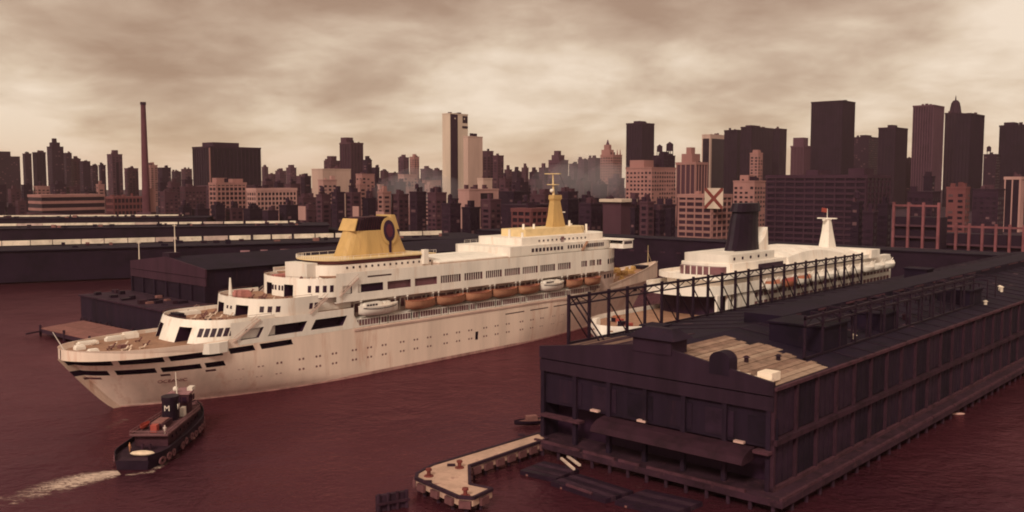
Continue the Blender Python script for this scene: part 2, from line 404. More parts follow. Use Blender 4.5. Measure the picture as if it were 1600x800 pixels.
# --- white tower
o, W, Ln, Hh = building('tallest white tower with dark vertical strip and black logo boxes, centre left', 691, 703, 731, 177, 1400, 'white', 'blank')
MB().box(1, Ln * .42, -.35, -.06, 0, Hh - .9).build('dark_strip', bmat('dark2'), o)
q = MB().box(Ln * .70, Ln * .97, -.35, -.06, Hh - 13, Hh - 2.5).build('top_recess', bmat('dark'), o)
MB().box(Ln * .68, Ln * .99, -.35, -.06, Hh - 21, Hh - 17.5).build('lower_recess', bmat('dark'), o)
for fx in (.27, .79):
    MB().tube((Ln * fx, -.4, Hh - 7), (Ln * fx, -.6, Hh - 7), 1.3, n=10).build('roof_mark', bmat('white'), o)
B('shorter white slab attached to the right of the white tower', 724, 754, 213, 1330, 'cream', 'blank', r=.3)
B('brown block right behind the white slab', 754, 771, 236, 1500, 'mauve', r=.7)
B('brown block with slanted shoulder right of the white slab', 770, 787, 243, 1480, 'brown', r=.7)
B('low white block in front of the white tower', 746, 769, 279, 1050, 'cream', 'blank', r=.6)
o, W, Ln, Hh = B('low white garage building with wide dark opening below the white tower', 716, 779, 296, 960, 'pale', 'blank', r=.35)
MB().box(Ln * .38, Ln * .8, -.4, -.06, 2, Hh - 4).build('dark_opening', wdark, o)
B('pale hazy low block left below the white tower', 622, 652, 273, 1200, 'pale', r=.5, group=G2)
B('hazy low brown block at the foot of the white tower', 652, 689, 282, 1120, 'tan', r=.5, group=G2)
# --- centre skyline
G3 = 'low far skyline behind the mast of the big ship'
for i, (x0, x1, yt, d, key) in enumerate([(788, 800, 265, 2000, 'brown'), (800, 815, 268, 1900, 'dark2'), (815, 826, 262, 2100, 'brown'), (827, 842, 269, 1850, 'dark2'), (842, 857, 262, 1950, 'mauve')]):
    B('far skyline block, %s between white slab and hazy stepped tower' % ORD[i], x0, x1, yt, d, key, group=G3, roof=[(.25, .6, .25, .7, 9)])
B('hazy stepped tower behind the ship mast, with scaffolded top', 857, 888, 250, 1750, 'mauve', group=G3, roof=[(.1, .75, .15, .8, 9), (.25, .55, .3, .7, 17)])
B('hazy block just right of the stepped tower', 889, 903, 256, 1700, 'mauve', group=G3)
B('hazy dark block with flat top, second right of stepped tower', 903, 919, 249, 1650, 'mauve', group=G3)
B('hazy block joined to the left of the spired apartment house', 919, 938, 247, 1600, 'brown', group=G3)
o, W, Ln, Hh = B('pale spired apartment house left of the dark centre tower', 938, 972, 242, 1500, 'tan', group=G3, roof=[(.05, .5, .3, .95, 8), (.12, .4, .42, .8, 16)])
MB().tube((Ln * .25, W * .6, Hh + 16), (Ln * .25, W * .6, Hh + 25), 3.2, .4, 8).build('spire', bmat('mauve'), o)
for fx, fy in ((.75, .2), (.93, .1), (.93, .8)):
    MB().tube((Ln * fx, W * fy, Hh), (Ln * fx, W * fy, Hh + 9), 1.6, .4, 6).build('pinnacle', bmat('tan'), o)
building('dark flat topped tower in the centre of the skyline', 979, 1003, 1022, 192, 1750, 'dark2', 'piers', bay=5, roof=[(.2, .7, .3, .7, 4)])
# --- centre right
G4 = 'masonry blocks in front of the dark centre tower'
B('pale gridded block in front of the dark centre tower', 978, 1056, 262, 900, 'tan', 'win', r=.7, group=G4, fh=4, bay=4, roof=[(.1, .5, .4, .95, 7)], tanks=[(.55, .25, 1.2)])
B('tan apartment house with stepped gable behind the crossed board', 1057, 1105, 254, 1000, 'tan', 'piers', wm=bmat('brown'), bay=5, group=G4, roof=[(.1, .8, .25, .8, 9), (.25, .6, .4, .65, 16)])
B('dark block with water tank peeping over the pale gridded block', 1020, 1055, 243, 1250, 'dark2', r=.6, group=G4, roof=[bulk], tanks=[(.3, .7, 1.6), (.8, .3, 2.0)])
o, W, Ln, Hh = building('white framed tower with two dark glass panels', 1097, 1110, 1133, 210, 1900, 'cream', 'blank')
MB().box(-.6, -.1, W * .12, W * .88, 6, Hh - 8).build('glass_panel', wdark, o); MB().box(Ln * .1, Ln * .92, -.6, -.1, 6, Hh - 8).build('glass_panel', wdark, o)
G5 = 'dark mass of office towers right of centre'
building('left block of the dark office mass', 1132, 1152, 1160, 203, 1850, 'dark', 'piers', group=G5, bay=6)
building('widest block of the dark office mass', 1158, 1174, 1208, 198, 1750, 'dark2', 'piers', group=G5, bay=6, roof=[(.1, .5, .2, .8, 3)])
building('right block of the dark office mass', 1204, 1218, 1229, 201, 1900, 'dark2', 'piers', group=G5, bay=6)
B('slender pale tower standing before the dark office mass', 1172, 1192, 239, 1300, 'tan', r=.9, group=G4, roof=[(.2, .8, .2, .8, 4)])
B('brown tower with dark cap between office mass and black tower', 1236, 1266, 228, 1500, 'mauve', 'piers', wm=bmat('brown'), r=.9, bay=5, roof=[(.1, .85, .1, .9, 13)])
building('tallest black tower with a sharp flat top, right of centre', 1268, 1317, 1336, 157, 1650, 'dark', 'piers', bay=5, name='skyscraper')
building('broad dark block just right of the tallest black tower', 1333, 1358, 1374, 214, 1800, 'dark2', 'win', roof=[(.2, .7, .3, .7, 4)])
building('dark ribbed tower second right of the tallest black tower', 1373, 1399, 1418, 199, 1600, 'dark2', 'piers', bay=5, name='skyscraper', roof=[(.3, .7, .4, .7, 5)])
B('dark sliver building between ribbed tower and brown shaft tower', 1416, 1428, 247, 1700, 'dark2', r=.8)
building('brown shaft tower, left of the domed tower', 1427, 1459, 1475, 164, 1550, 'mauve', 'piers', wm=wmid, bay=4, name='skyscraper')
o, W, Ln, Hh = building('dark tower with stepped domed crown near the right edge', 1477, 1497, 1508, 176, 1750, 'dark2', 'piers', bay=5, name='skyscraper')
s_ = min(W, Ln)
MB().tube((Ln / 2, W / 2, Hh), (Ln / 2, W / 2, Hh + 14), s_ * .50, s_ * .40, 8).build('crown', bmat('dark2'), o)
MB().ball((Ln / 2, W / 2, Hh + 13), s_ * .38, s_ * .38, 13).build('dome', bmat('dark2'), o)
MB().tube((Ln / 2, W / 2, Hh + 24), (Ln / 2, W / 2, Hh + 34), 1.6, .3, 6).build('finial', bmat('dark2'), o)
building('dark tower with sloping top right in front of the domed tower', 1495, 1517, 1538, 177, 1500, 'dark', 'piers', bay=5, name='skyscraper')
B('low dark block filling the gap before the right edge', 1537, 1563, 241, 1450, 'dark2', r=.8, tanks=[(.3, .7, 1.4)])
building('dark tower cut by the right edge of the picture', 1562, 1602, 1625, 195, 1500, 'dark', 'piers', bay=5, name='skyscraper', roof=[(.1, .4, .5, .9, 5)])
# --- right mid ground
o, W, Ln, Hh = B('massive brown gridded warehouse block behind the docked white ship', 1198, 1391, 274, 720, 'umber', 'lattice', r=1.8, fh=4.6, bay=8, wm=wdark, roof=[(.1, .5, .05, .2, 5), (.1, .6, .5, .62, 4)])
B('pale low apartment block just left of the gridded warehouse', 1146, 1196, 283, 850, 'tan', r=1, bay=4, roof=[(.2, .7, .4, .8, 5)])
LAT, *_r = B('brown lattice fronted low block under the crossed board', 1060, 1143, 305, 760, 'tan', 'lattice', r=1.0, fh=5, bay=7, wm=wmid)
B('dark low block in front of the brown shaft tower', 1418, 1470, 300, 760, 'dark2', r=1)
B('small brick red building with arched roof near the right edge', 1479, 1516, 293, 700, 'brick', r=1.2)
B('tall dark narrow stair tower by the right frames', 1443, 1461, 276, 900, 'dark', r=1)
B('pale ribbed tower at the right edge, lower than the rest', 1570, 1600, 277, 900, 'pale', 'piers', bay=5, r=1.2)
B('dark low block under the right edge tower', 1520, 1570, 296, 800, 'dark2', r=1)
def open_frame(label, xl, xr, yt, d, n, levels):
    P = aty(xr, yt, d); W = solve(P, GV, xl); H = P.z - GZ
    o = thing('framed_warehouse', label, 'warehouse', (P.x, P.y, GZ), hrot(41.5))
    fm = M('pinkish_painted_frame', (.27, .12, .11), .8, .3, .1)
    for i in range(n):
        y = W * i / (n - 1); MB().box(-.8, .8, y - .7, y + .7, 0, H + 2).build('column', fm, o)
    for fz in levels:
        MB().box(-.5, .5, .75, W - .75, H * fz - .6, H * fz + .6).build('beam', fm if fz > .9 else bmat('brown'), o)
    MB().box(2, 14, -1, W + 1, 0, H * .8).build('dark_shed', bmat('dark'), o)
open_frame('tall pinkish frame with four columns, left of the lower frame', 1397, 1467, 322, 560, 4, (.25, .45, .65, 1))
open_frame('lower pinkish colonnade with one top beam at the right edge', 1474, 1600, 357, 545, 7, (.5, 1))
# --- low roofs in front of the skyline: dark waterfront fillers
G6 = 'low dark buildings along the waterfront street'
def row(tag_, xs, ytops, d0, keys, seed):
    rnd = random.Random(seed)
    for i in range(len(xs) - 1):
        yt = ytops[i % len(ytops)] + rnd.uniform(-3, 3)
        B('%s low block %s' % (ORD[i], tag_) if len(tag_.split()) < 11 else '%s low block %s' % (ORD[i].replace(' from the left', ' from left'), tag_), xs[i], xs[i + 1] - rnd.uniform(0, 3), yt, d0 + rnd.uniform(-15, 15), keys[i % len(keys)], r=.8, group=G6,
          roof=[bulk] if i % 3 == 1 else (), tanks=[(.4, .5, .8)] if i % 3 == 0 else ())
row('in the row under the far left towers', [-20, 12, 33, 52, 80, 104, 126, 150, 166], [291, 297, 288, 294, 287], 1420, ['dark2', 'brown', 'dark', 'tan'], 1)
row('between chimney and blind box building', [246, 262, 284, 302, 409, 428, 446, 470, 487], [283, 288, 280, 290, 284], 1300, ['dark2', 'brown', 'dark2', 'mauve', 'brown'], 2)
row('in the row below the blind box', [494, 518, 540, 566, 590, 612, 640, 668, 700, 716], [306, 300, 304, 312, 298], 850, ['brown', 'dark2', 'brown', 'dark', 'tan'], 3)
row('under the hazy skyline by the mast', [780, 800, 826, 850, 874, 900, 926, 950, 978], [281, 287, 278, 290, 284], 1150, ['brown', 'dark2', 'mauve', 'brown', 'dark2'], 4)
row('in the dark row behind the ship bridge', [690, 722, 752, 784, 870, 905, 940, 975, 1010, 1056], [318, 322, 315, 320, 312], 720, ['dark2', 'dark', 'brown', 'dark2', 'dark'], 5)
row('in the upper row above the yellow mast', [780, 830, 872, 905, 938], [298, 306, 300, 309], 900, ['dark', 'brown', 'dark2'], 6)
row('in the row below the twin towers and blind box', [545, 556, 572, 590, 600, 618, 634, 650, 664, 680], [292, 286, 296, 289], 1060, ['dark2', 'tan', 'brown', 'pale', 'dark'], 8)
row('in the row just above the far left pier roofs', [-10, 8, 24, 41], [316, 322, 312], 1180, ['dark', 'dark2', 'brown'], 9)
row('in the row of sheds below the pale lattice front', [280, 300, 330, 352, 380, 410, 436, 468, 500, 530], [324, 329, 320, 327], 905, ['dark', 'dark2', 'dark', 'brown'], 10)
row('in the row right of the yellow mast, below the spires', [985, 1000, 1022, 1040, 1056], [326, 318, 330], 660, ['dark', 'brown', 'dark2'], 12)
row('between docked ship mast and right frames', [1330, 1350, 1372, 1394], [318, 330, 322], 600, ['dark', 'dark2', 'dark'], 13)
B('rust fronted low building with square windows behind the big ship bridge', 800, 862, 327, 690, 'brick', 'lattice', r=.8, fh=5, bay=5, group=G6)
o, W, Ln, Hh = B('white roofed low red building behind the bow of the big ship', 942, 990, 318, 690, 'brown', 'blank', r=1, group=G6)
MB().box(-2, Ln + 2, -2, W + 2, Hh + 1.0, Hh + 3.2).build('white_roof_slab', bmat('white'), o)
# crossed board on a roof
pc = LAT.location.copy(); pc.z = 45; w_ = solve(pc, GV, 1117); pc = pc + GV * w_ - GU * 1.4; P = aty(1117, 326, pc.y)
bo = thing('rooftop_board', 'white board with a red diagonal cross on the brown lattice block', 'billboard', (pc.x, pc.y, P.z), hrot(41.5))
s_ = 32 / F * pc.y
MB().box(-.3, .3, -s_ / 2, s_ / 2, 0, s_).build('panel', bmat('white'), bo)
for sg in (-1, 1):
    mb = MB(); w = 2.0
    mb.add([(-.36 - .01 * sg, sg * (-s_/2), 0), (-.36 - .01 * sg, sg * (-s_/2 + w), 0), (-.36 - .01 * sg, sg * s_/2, s_ - w*1.0), (-.36 - .01 * sg, sg * s_/2, s_), (-.36 - .01 * sg, sg * (s_/2 - w), s_), (-.36 - .01 * sg, sg * (-s_/2), w)], [(0, 1, 2, 3, 4, 5)])
    mb.build('red_stripe', M('faded_red', (.22, .05, .045), .7, .3, .3, cast=False), bo)
for yy in (-5, 0, 5): MB().box(.3, 1.5, yy - .2, yy + .2, 1, s_ * .9).build('brace', steel, bo)
# pale signs on posts in the dark streets
for i, (px, py, d, w, h, lb) in enumerate([(472, 333, 872, 11, 13, 'tall pale sign on posts below the pale lattice front'), (556, 333, 822, 8, 12, 'narrow pale sign on posts behind the funnel'), (594, 335, 806, 10, 5, 'small low pale sign on posts right behind the funnel top')]):
    P = aty(px, py, d); o_ = thing('street_sign', lb, 'sign', (P.x, P.y, GZ), hrot(41.5), 'pale signs in the waterfront streets'); z_ = P.z - GZ
    MB().box(-.4, .4, -w / 2, w / 2, z_ - h / 2, z_ + h / 2).build('panel', bmat('pale'), o_)
    for sg in (-1, 1): MB().box(.4, .8, sg * w * .4 - .25, sg * w * .4 + .25, 0, z_ + h * .4).build('post', bmat('dark2'), o_)

# --- elevated highway along the shore
hw = thing('elevated_highway', 'dark elevated highway on columns along the city waterfront', 'highway', tuple(shore(0, 22)), hrot(41.5))
MB().box(0, 18, -120, 1500, 8.2, 9.4).build('road_deck', M('highway_deck', (.075, .05, .055), .9, .3, .05), hw)
MB().box(-.5, 0, -120, 1500, 8.0, 10.3).build('parapet', bmat('brown'), hw)
colm = MB().box(-.6, .6, -.6, .6, 2.5, 8.19).mesh('column')
colm.materials.append(bmat('dark2'))
for i in range(60):
    link('column', colm, hw, (1.5, -110 + i * 27, 0))


# ================================================================== THE BIG CRUISE SHIP (x forward from the stern, y to port)
SU, SV = heading(41.9)
S_ORG = SU * 85.5 + SV * 211.9
ship = thing('cruise_ship', 'large white cruise ship with tall yellow funnel, steaming across the middle', 'cruise ship', tuple(S_ORG), hrot(41.9))
BH = 14.7
def lerp(a, b, t): return a + (b - a) * max(0, min(1, t))
def xs_(z): return 13.7 * (1 - min(1, max(0, z) / 15.6) ** .85) + .2 if z > 0 else 13.9 + .6 * (-z)
def xb_(z): return 221 + 20.5 * (max(0, z) / 19.5) ** 1.15
def hb(x, z):
    a = xs_(z); f = xb_(z); t = max(0, min(1, z / 14))
    La = lerp(62, 30, t ** .7); pa = lerp(1.9, 2.3, t); qa = lerp(.95, .52, t)
    Lf = lerp(92, 78, t); pf = lerp(1.55, 2.05, t)
    r = BH
    if x < a + La: r *= max(0.0, 1 - min(1, (a + La - x) / La) ** pa) ** qa
    if x > f - Lf: r *= max(0.0, 1 - min(1, (x - f + Lf) / Lf) ** pf)
    return r
UP_SL = [(1.3, 8.2), (9.4, 18.0), (19.2, 31.5), (33.4, 40.2), (42.0, 51.2)]
LO_SL = [(2.6, 8.6), (9.8, 17.2), (18.3, 26.8), (27.8, 32.4)]
MINI = [(5.2, 8.0, 7.7, 8.2), (18.6, 20.6, 7.8, 8.4), (28.2, 30.6, 7.6, 8.3)]
def s_of(x, z): return (x - xs_(z)) / (xb_(z) - xs_(z))
OPEN = []                       # (s0, s1, z0, z1)
for a, b in UP_SL: OPEN.append((s_of(a, 12.2), s_of(b, 12.2), 11.55, 12.95))
for a, b in LO_SL: OPEN.append((s_of(a, 9.5), s_of(b, 9.5), 8.85, 10.15))
for a, b, c, d in MINI: OPEN.append((s_of(a, 8), s_of(b, 8), 7.75, 8.3))
OPEN.append((s_of(117.5, 5.5), s_of(118.7, 5.5), 4.2, 6.7))
for a in (131, 143, 155, 167): OPEN.append((s_of(a, 10), s_of(a + 9.0, 10), 10.45, 10.8))
ss = sorted(set([round(.5 - .5 * math.cos(math.pi * i / 90), 5) for i in range(91)] + [round(q, 5) for o in OPEN for q in o[:2]]))
zz = sorted(set([-2.5, 0, .9, 2, 3, 4.2, 5.3, 6.7, 7.75, 8.3, 8.85, 9.5, 10.15, 10.45, 10.8, 11.2, 11.55, 12.25, 12.95, 13.3]))
def hpt(s, z, side, inb=0.0):
    x = xs_(z) + (xb_(z) - xs_(z)) * s
    return (x, side * max(0, hb(x, z) - inb), z)
hm = MB()
for side in (-1, 1):
    idx = {}; vs = []
    for i, s in enumerate(ss):
        for j, z in enumerate(zz): idx[i, j] = len(vs); vs.append(hpt(s, z, side))
    fs = []
    for i in range(len(ss) - 1):
        for j in range(len(zz) - 1):
            sm = (ss[i] + ss[i+1]) / 2; zm = (zz[j] + zz[j+1]) / 2
            if any(o[0] < sm < o[1] and o[2] < zm < o[3] for o in OPEN): continue
            f = (idx[i, j], idx[i+1, j], idx[i+1, j+1], idx[i, j+1])
            fs.append(f if side < 0 else f[::-1])
    hm.add(vs, fs)
hull = hm.build('hull', hullm, ship, smooth=True)
for o in OPEN:                  # every opening is a recess with a dark back
    sl = [o[0]] + [s for s in ss if o[0] < s < o[1]] + [o[1]]
    for side in (-1, 1):
        mb = MB(); dep = 1.5 if o[3] - o[2] > 1 else .4
        for i in range(len(sl) - 1):
            q = [hpt(sl[i], o[2], side), hpt(sl[i+1], o[2], side), hpt(sl[i+1], o[3], side), hpt(sl[i], o[3], side)]
            p = [hpt(sl[i], o[2], side, dep), hpt(sl[i+1], o[2], side, dep), hpt(sl[i+1], o[3], side, dep), hpt(sl[i], o[3], side, dep)]
            mb.add(q + p, [(4,5,6,7), (0,1,5,4), (2,3,7,6)] + ([(3,0,4,7)] if i == 0 else []) + ([(1,2,6,5)] if i == len(sl) - 2 else []))
        mb.build('deck_opening', dark if dep > 1 else promg, hull)
# boot topping and a thin rubbing strake
for nm, z0, z1, mt in (('boot_topping', -.3, .8, M('boot_topping', (.52, .33, .27), .7, .45, .3, streak=True, stain=(.24, .13, .10))), ):
    mb = MB(); sl = [i / 120 for i in range(121)]
    for side in (-1, 1):
        pts = [hpt(s, (z0 + z1) / 2, side, -.05) for s in sl]
        vs = [(p[0], p[1], z0) for p in pts] + [(p[0], p[1], z1) for p in pts]; n = len(pts)
        mb.add(vs, [(i, i+1, n+i+1, n+i) for i in range(n - 1)])
    mb.build(nm, mt, hull)
# portholes (two or three pixels each): one joined part
mb = MB()
for z, x0, x1 in ((7.2, 36, 205), (4.6, 36, 195), (10.3, 186, 212)):
    x = x0; k = 0
    while x < x1:
        for dx in (0, 1.15):
            for side in (-1, 1):
                y = side * (hb(x + dx, z) + .03); y2 = side * (hb(x + dx + .5, z) + .03)
                mb.add([(x+dx, y, z), (x+dx+.55, y2, z), (x+dx+.55, y2, z+.5), (x+dx, y, z+.5)], [(0, 1, 2, 3)])
        k += 1; x += 5.2 if k % 3 else 6.6
mb.build('portholes', M('porthole_glass', (.24, .14, .12), .3, .2), hull, kind='stuff')
def outline(z, x0, x1, n=60, inb=0.0):        # starboard going aft to port, counter-clockwise from above
    A = [hpt(s_of(x0 + (x1 - x0) * i / n, z), z, -1, inb) for i in range(n + 1)]
    Bp = [hpt(s_of(x0 + (x1 - x0) * i / n, z), z, 1, inb) for i in range(n + 1)]
    return [(p[0], p[1]) for p in A[::-1]] , [(p[0], p[1]) for p in Bp]
def poly_dedupe(p):
    r = []
    for q in p:
        if not r or (abs(q[0]-r[-1][0]) + abs(q[1]-r[-1][1])) > .02: r.append(q)
    return r
# hull continued above z 13.3: stern bulwark, bow plating
def upper_plating(name, x0, x1, ztop, th=.25, n=70, z0=13.3, stern=False, bow=False):
    rows = []
    mb = MB(); cols = []
    for i in range(n + 1):
        t = i / n; t = t ** 2 if stern else (1 - (1 - t) ** 2 if bow else t)
        cols.append(x0 + (x1 - x0) * t)
    for side in (-1, 1):
        vs = []
        for x in cols:
            zt = ztop(x); s = s_of(x, 13.3)
            if stern: s = max(s, 0)
            for k in range(5):
                z = z0 + (zt - z0) * k / 4; vs.append(hpt(s, z, side))
            p = hpt(s, zt, side); vs.append((p[0], p[1] - side * min(th, abs(p[1])), zt)); vs.append((p[0], p[1] - side * min(th, abs(p[1])), z0 - .3))
        fs = []
        for i in range(n):
            for k in range(6):
                f = (7*i+k, 7*(i+1)+k, 7*(i+1)+k+1, 7*i+k+1); fs.append(f if side < 0 else f[::-1])
        mb.add(vs, fs)
    return mb.build(name, hullm, ship, smooth=False)
upper_plating('stern_bulwark', xs_(13.3) + .02, 36, lambda x: lerp(15.6, 15.1, x / 12), stern=True)
def sheer(x): return lerp(14.2, 19.6, ((x - 180) / 58)) if x < 238 else 19.7
upper_plating('bow_plating', 180, 232.6, lambda x: 14.3 + 5.3 * max(0, (x - 181) / 51.6) ** 1.2, bow=True)
# decks
sb, pt = outline(14.0, 2.2, 74, 60, .3)
MB().prism(poly_dedupe(sb + pt), 13.9, 14.2).build('aft_deck', teak, ship)
sb, pt = outline(13.3, 70, 184, 40, .25)
MB().prism(poly_dedupe(sb + pt), 13.05, 13.3).build('promenade_deck', teak, ship)
sb, pt = outline(13.3, 180, 231.5, 40, .35)
MB().prism(poly_dedupe(sb + pt), 13.0, lambda p: 13.5 + 4.6 * max(0, (p[0] - 181) / 51.6) ** 1.2).build('fore_deck', teak, ship)
# side plating with leaning openings, x 34..71, z 13.3..19.2
sk = .62
def plate(x0, x1, z0, z1, yo, holes, name, mat, shear, z_ref, both=True, dep=2.6, hname='deck_opening', hmat=dark, mull=0, mw=.22, th=.3):
    """flat side wall at half breadth yo with real holes (x0, x1, z0, z1); shear leans the hole ends"""
    X = sorted(set([x0, x1] + [q for h in holes for q in h[:2]])); Z = sorted(set([z0, z1] + [q for h in holes for q in h[2:]]))
    hs = []
    for side in ((-1, 1) if both else (-1,)):
        mb = MB()
        def P(x, z, inb=0):
            xx = x + (shear * (z - z_ref) if x not in (x0, x1) else 0)
            return (xx, side * (min(yo, hb(xx, 13.3)) - inb), z)
        for i in range(len(X) - 1):
            for j in range(len(Z) - 1):
                if any(h[0] <= X[i] < h[1] and h[2] <= Z[j] < h[3] for h in holes): continue
                f = [P(X[i], Z[j]), P(X[i+1], Z[j]), P(X[i+1], Z[j+1]), P(X[i], Z[j+1])]
                mb.add(f, [(0, 1, 2, 3) if side < 0 else (3, 2, 1, 0)])
        w = mb.build(name, mat, ship)
        for h in holes:
            mb = MB(); c = [(h[0], h[2]), (h[1], h[2]), (h[1], h[3]), (h[0], h[3])]
            o_ = [P(a, b) for a, b in c]; i_ = [P(a, b, dep) for a, b in c]
            mb.add(o_ + i_, [(4,5,6,7), (0,1,5,4), (1,2,6,5), (2,3,7,6), (3,0,4,7)])
            ho = mb.build(hname, hmat, w)
            if mull:
                mm = MB(); n = max(2, int((h[1] - h[0]) / mull))
                for k in range(1, n):
                    x = h[0] + (h[1] - h[0]) * k / n; y = side * (yo - .12)
                    mm.beam((x, y, h[2]), (x + shear * (h[3] - h[2]), y, h[3]), mw, .12)
                mm.build('mullions', white, ho)
    return
plate(34, 71, 13.3, 18.9, 14.55, [(36.5, 41.6, 14.5, 17.0), (44.2, 54.4, 14.5, 17.0), (57.0, 67.2, 14.5, 17.0)], 'side_plating', white, sk, 14.5)
# balcony bulge at the break of the stern
pts = [(26.6, -14.4), (27.6, -15.6), (30, -16.0), (32.4, -15.6), (33.4, -14.4)]
MB().prism(pts, 12.4, 14.9, None).build('side_balcony', white, ship)
MB().prism([(x, -y) for x, y in pts[::-1]], 12.4, 14.9).build('side_balcony', white, ship)

def tier_outline(xa, xf, hw, rl, n=18, p=2.4):
    """starboard front -> round the aft end -> port front (clockwise), reversed for ccw"""
    pts = [(xf, -hw)]
    for i in range(n * 2 + 1):
        t = -math.pi / 2 + math.pi * i / (2 * n) if False else None
    for i in range(2 * n + 1):
        a = math.pi * i / (2 * n)           # 0 starboard side .. pi port side
        cx_ = abs(math.sin(a)) ** (2 / p); sy = -math.copysign(abs(math.cos(a)) ** (2 / p), math.cos(a))
        pts.append((xa + rl - rl * cx_, hw * sy))
    pts.append((xf, hw)); return pts        # runs clockwise seen from above
def ccw(p): return p[::-1]
def tier(xa, xab, xf, hw, rl, z0, zt, door, leg_wins, wins, pp=2.3):
    """one terrace: a raked white wall that runs up into its bulwark, with a dark passage either side of the middle"""
    T = tier_outline(xa, xf, hw, rl, n=40, p=pp); Bo = tier_outline(xab, xf, hw * .985, rl, n=40, p=pp); n = len(T)
    zd = zt - 1.75
    def P(i, z):
        f = (z - z0) / (zt - z0); return (Bo[i][0] + (T[i][0] - Bo[i][0]) * f, Bo[i][1] + (T[i][1] - Bo[i][1]) * f, z)
    mb = MB(); inside = lambda i: door[0] < abs((T[i][1] + T[i+1][1]) / 2) < door[1] and T[i][0] < xa + rl
    for i in range(n - 1):
        for k, (za, zb) in enumerate(((z0, zd), (zd, zt))):
            if k == 0 and inside(i): continue
            mb.add([P(i, za), P(i + 1, za), P(i + 1, zb), P(i, zb)], [(3, 2, 1, 0)])
        # inner face and cap of the bulwark
        q0, q1 = P(i, zt), P(i + 1, zt); c = (xa + rl + 4, 0)
        def inn(q): 
            d = Vector((c[0] - q[0], -q[1])) if q[0] < xa + rl else Vector((0, -q[1])); d = d.normalized() * .3; return (q[0] + d.x, q[1] + d.y)
        i0, i1 = inn(q0), inn(q1)
        mb.add([q0, q1, (*i1, zt), (*i0, zt), (*i1, zt - 1.1), (*i0, zt - 1.1)], [(0, 1, 2, 3), (3, 2, 4, 5)])
    wall = mb.build('terrace_wall', white, ship)
    MB().prism(ccw([(x + (.25 if x < xa + rl else 0), y * .985) for x, y in T]), zt - 1.3, zt - 1.05).build('terrace_deck', teak, ship)
    for side in (-1, 1):                     # passages
        ii = [i for i in range(n - 1) if inside(i) and T[i][1] * side > 0]
        i0, i1 = ii[0], ii[-1] + 1; m_ = MB(); dp = 3.4
        o = [P(i0, z0), P(i1, z0), P(i1, zd), P(i0, zd)]; q = [(p[0] + dp, p[1], p[2]) for p in o]
        m_.add(o + q, [(4,5,6,7), (1,2,6,5), (3,0,4,7), (2,3,7,6)]); m_.build('passage', dark, wall)
        # windows along the wall, by distance forward from the passage edge
        path = [P(i, z0) for i in range(n)]; st = i0 if side < 0 else i1; step = -1 if side < 0 else 1
        def at(dist, z):
            i = st; left = dist
            while 0 <= i + step < n:
                A, B_ = Vector(P(i, z)), Vector(P(i + step, z)); l = (B_ - A).length
                if l >= left and l > 0: return A.lerp(B_, left / l)
                left -= l; i += step
            return Vector(P(i, z))
        for (d0, w, za, zb) in wins:
            A, B_, C_, D_ = at(d0, za), at(d0 + w, za), at(d0 + w, zb), at(d0, zb); nr = (B_ - A).cross(D_ - A).normalized() * .07
            if (nr.y * side) < 0: nr = -nr
            MB().add([A + nr, B_ + nr, C_ + nr, D_ + nr] + [A - nr, B_ - nr, C_ - nr, D_ - nr], [(0, 1, 2, 3), (0, 1, 5, 4), (1, 2, 6, 5), (2, 3, 7, 6), (3, 0, 4, 7)]).build('window', glass, wall)
    for yy in leg_wins:
        i = min(range(n), key=lambda k: abs(T[k][1] - yy) + (100 if T[k][0] > xa + rl else 0)); A = Vector(P(i, z0 + 1.6)); D_ = Vector(P(i, zd - .4))
        MB().prism([(A.x - .12, A.y - .35), (A.x + .2, A.y - .35), (A.x + .2, A.y + .35), (A.x - .12, A.y + .35)], A.z, D_.z, top=[(D_.x - .12, A.y - .35), (D_.x + .2, A.y - .35), (D_.x + .2, A.y + .35), (D_.x - .12, A.y + .35)]).build('window', glass, wall)
tier(27.2, 25.0, 47, 13.6, 11, 14.2, 19.6, (3.6, 7.8), (), [(2.0 + 1.5 * k, 1.1, 15.7, 17.7) for k in range(7)])
tier(42.9, 42.3, 60, 14.0, 11, 18.66, 23.2, (2.6, 7.2), (-.8, .8), [(3.2 + 2.0 * k, 1.1, 19.9, 21.4) for k in range(3)] + [(16.6 + 1.6 * k, 1.0, 19.9, 21.4) for k in range(2)])
tier(57.2, 57.0, 74, 14.1, 10, 22.16, 27.2, (2.9, 6.2), (-2.0, -.9, .9, 2.0), [(4.4, .9, 23.6, 25.4)] + [(6.4 + 1.9 * k, 1.0, 23.6, 25.4) for k in range(3)])
# filling wall between tiers' forward ends and the main house
MB().box(52, 72, -12.0, 12.0, 18.7, 21.9).build('house_core', white, ship)
MB().box(67, 73, -11.6, 11.6, 22.2, 25.9).build('house_core', white, ship)
MB().box(44, 71, -14.5, 14.5, 18.4, 18.65).build('side_deck', teak, ship)
# stairs from terrace to terrace, starboard and port
for (x0, z0, x1, z1) in ((34.5, 14.3, 42.0, 19.0), (56.8, 18.7, 62.4, 22.4), (66.2, 22.2, 72.6, 26.8)):
    for side in (-1, 1):
        y = 14.9 * side; mb = MB()
        mb.beam((x0, y, z0), (x1, y, z1), .12, .35); mb.beam((x0, y - side * 1.3, z0), (x1, y - side * 1.3, z1), .12, .35)
        mb.beam((x0, y, z0 + 1), (x1, y, z1 + 1), .09, .09); mb.beam((x0, y - side * 1.3, z0 + 1), (x1, y - side * 1.3, z1 + 1), .09, .09)
        for k in range(14):
            f = (k + .5) / 14; X = x0 + (x1 - x0) * f; Z = z0 + (z1 - z0) * f
            mb.box(X - .15, X + .15, min(y, y - side * 1.3), max(y, y - side * 1.3), Z - .04, Z + .04)
        mb.build('stairway', M('stair_steel', (.60, .45, .38), .6, .2), ship)
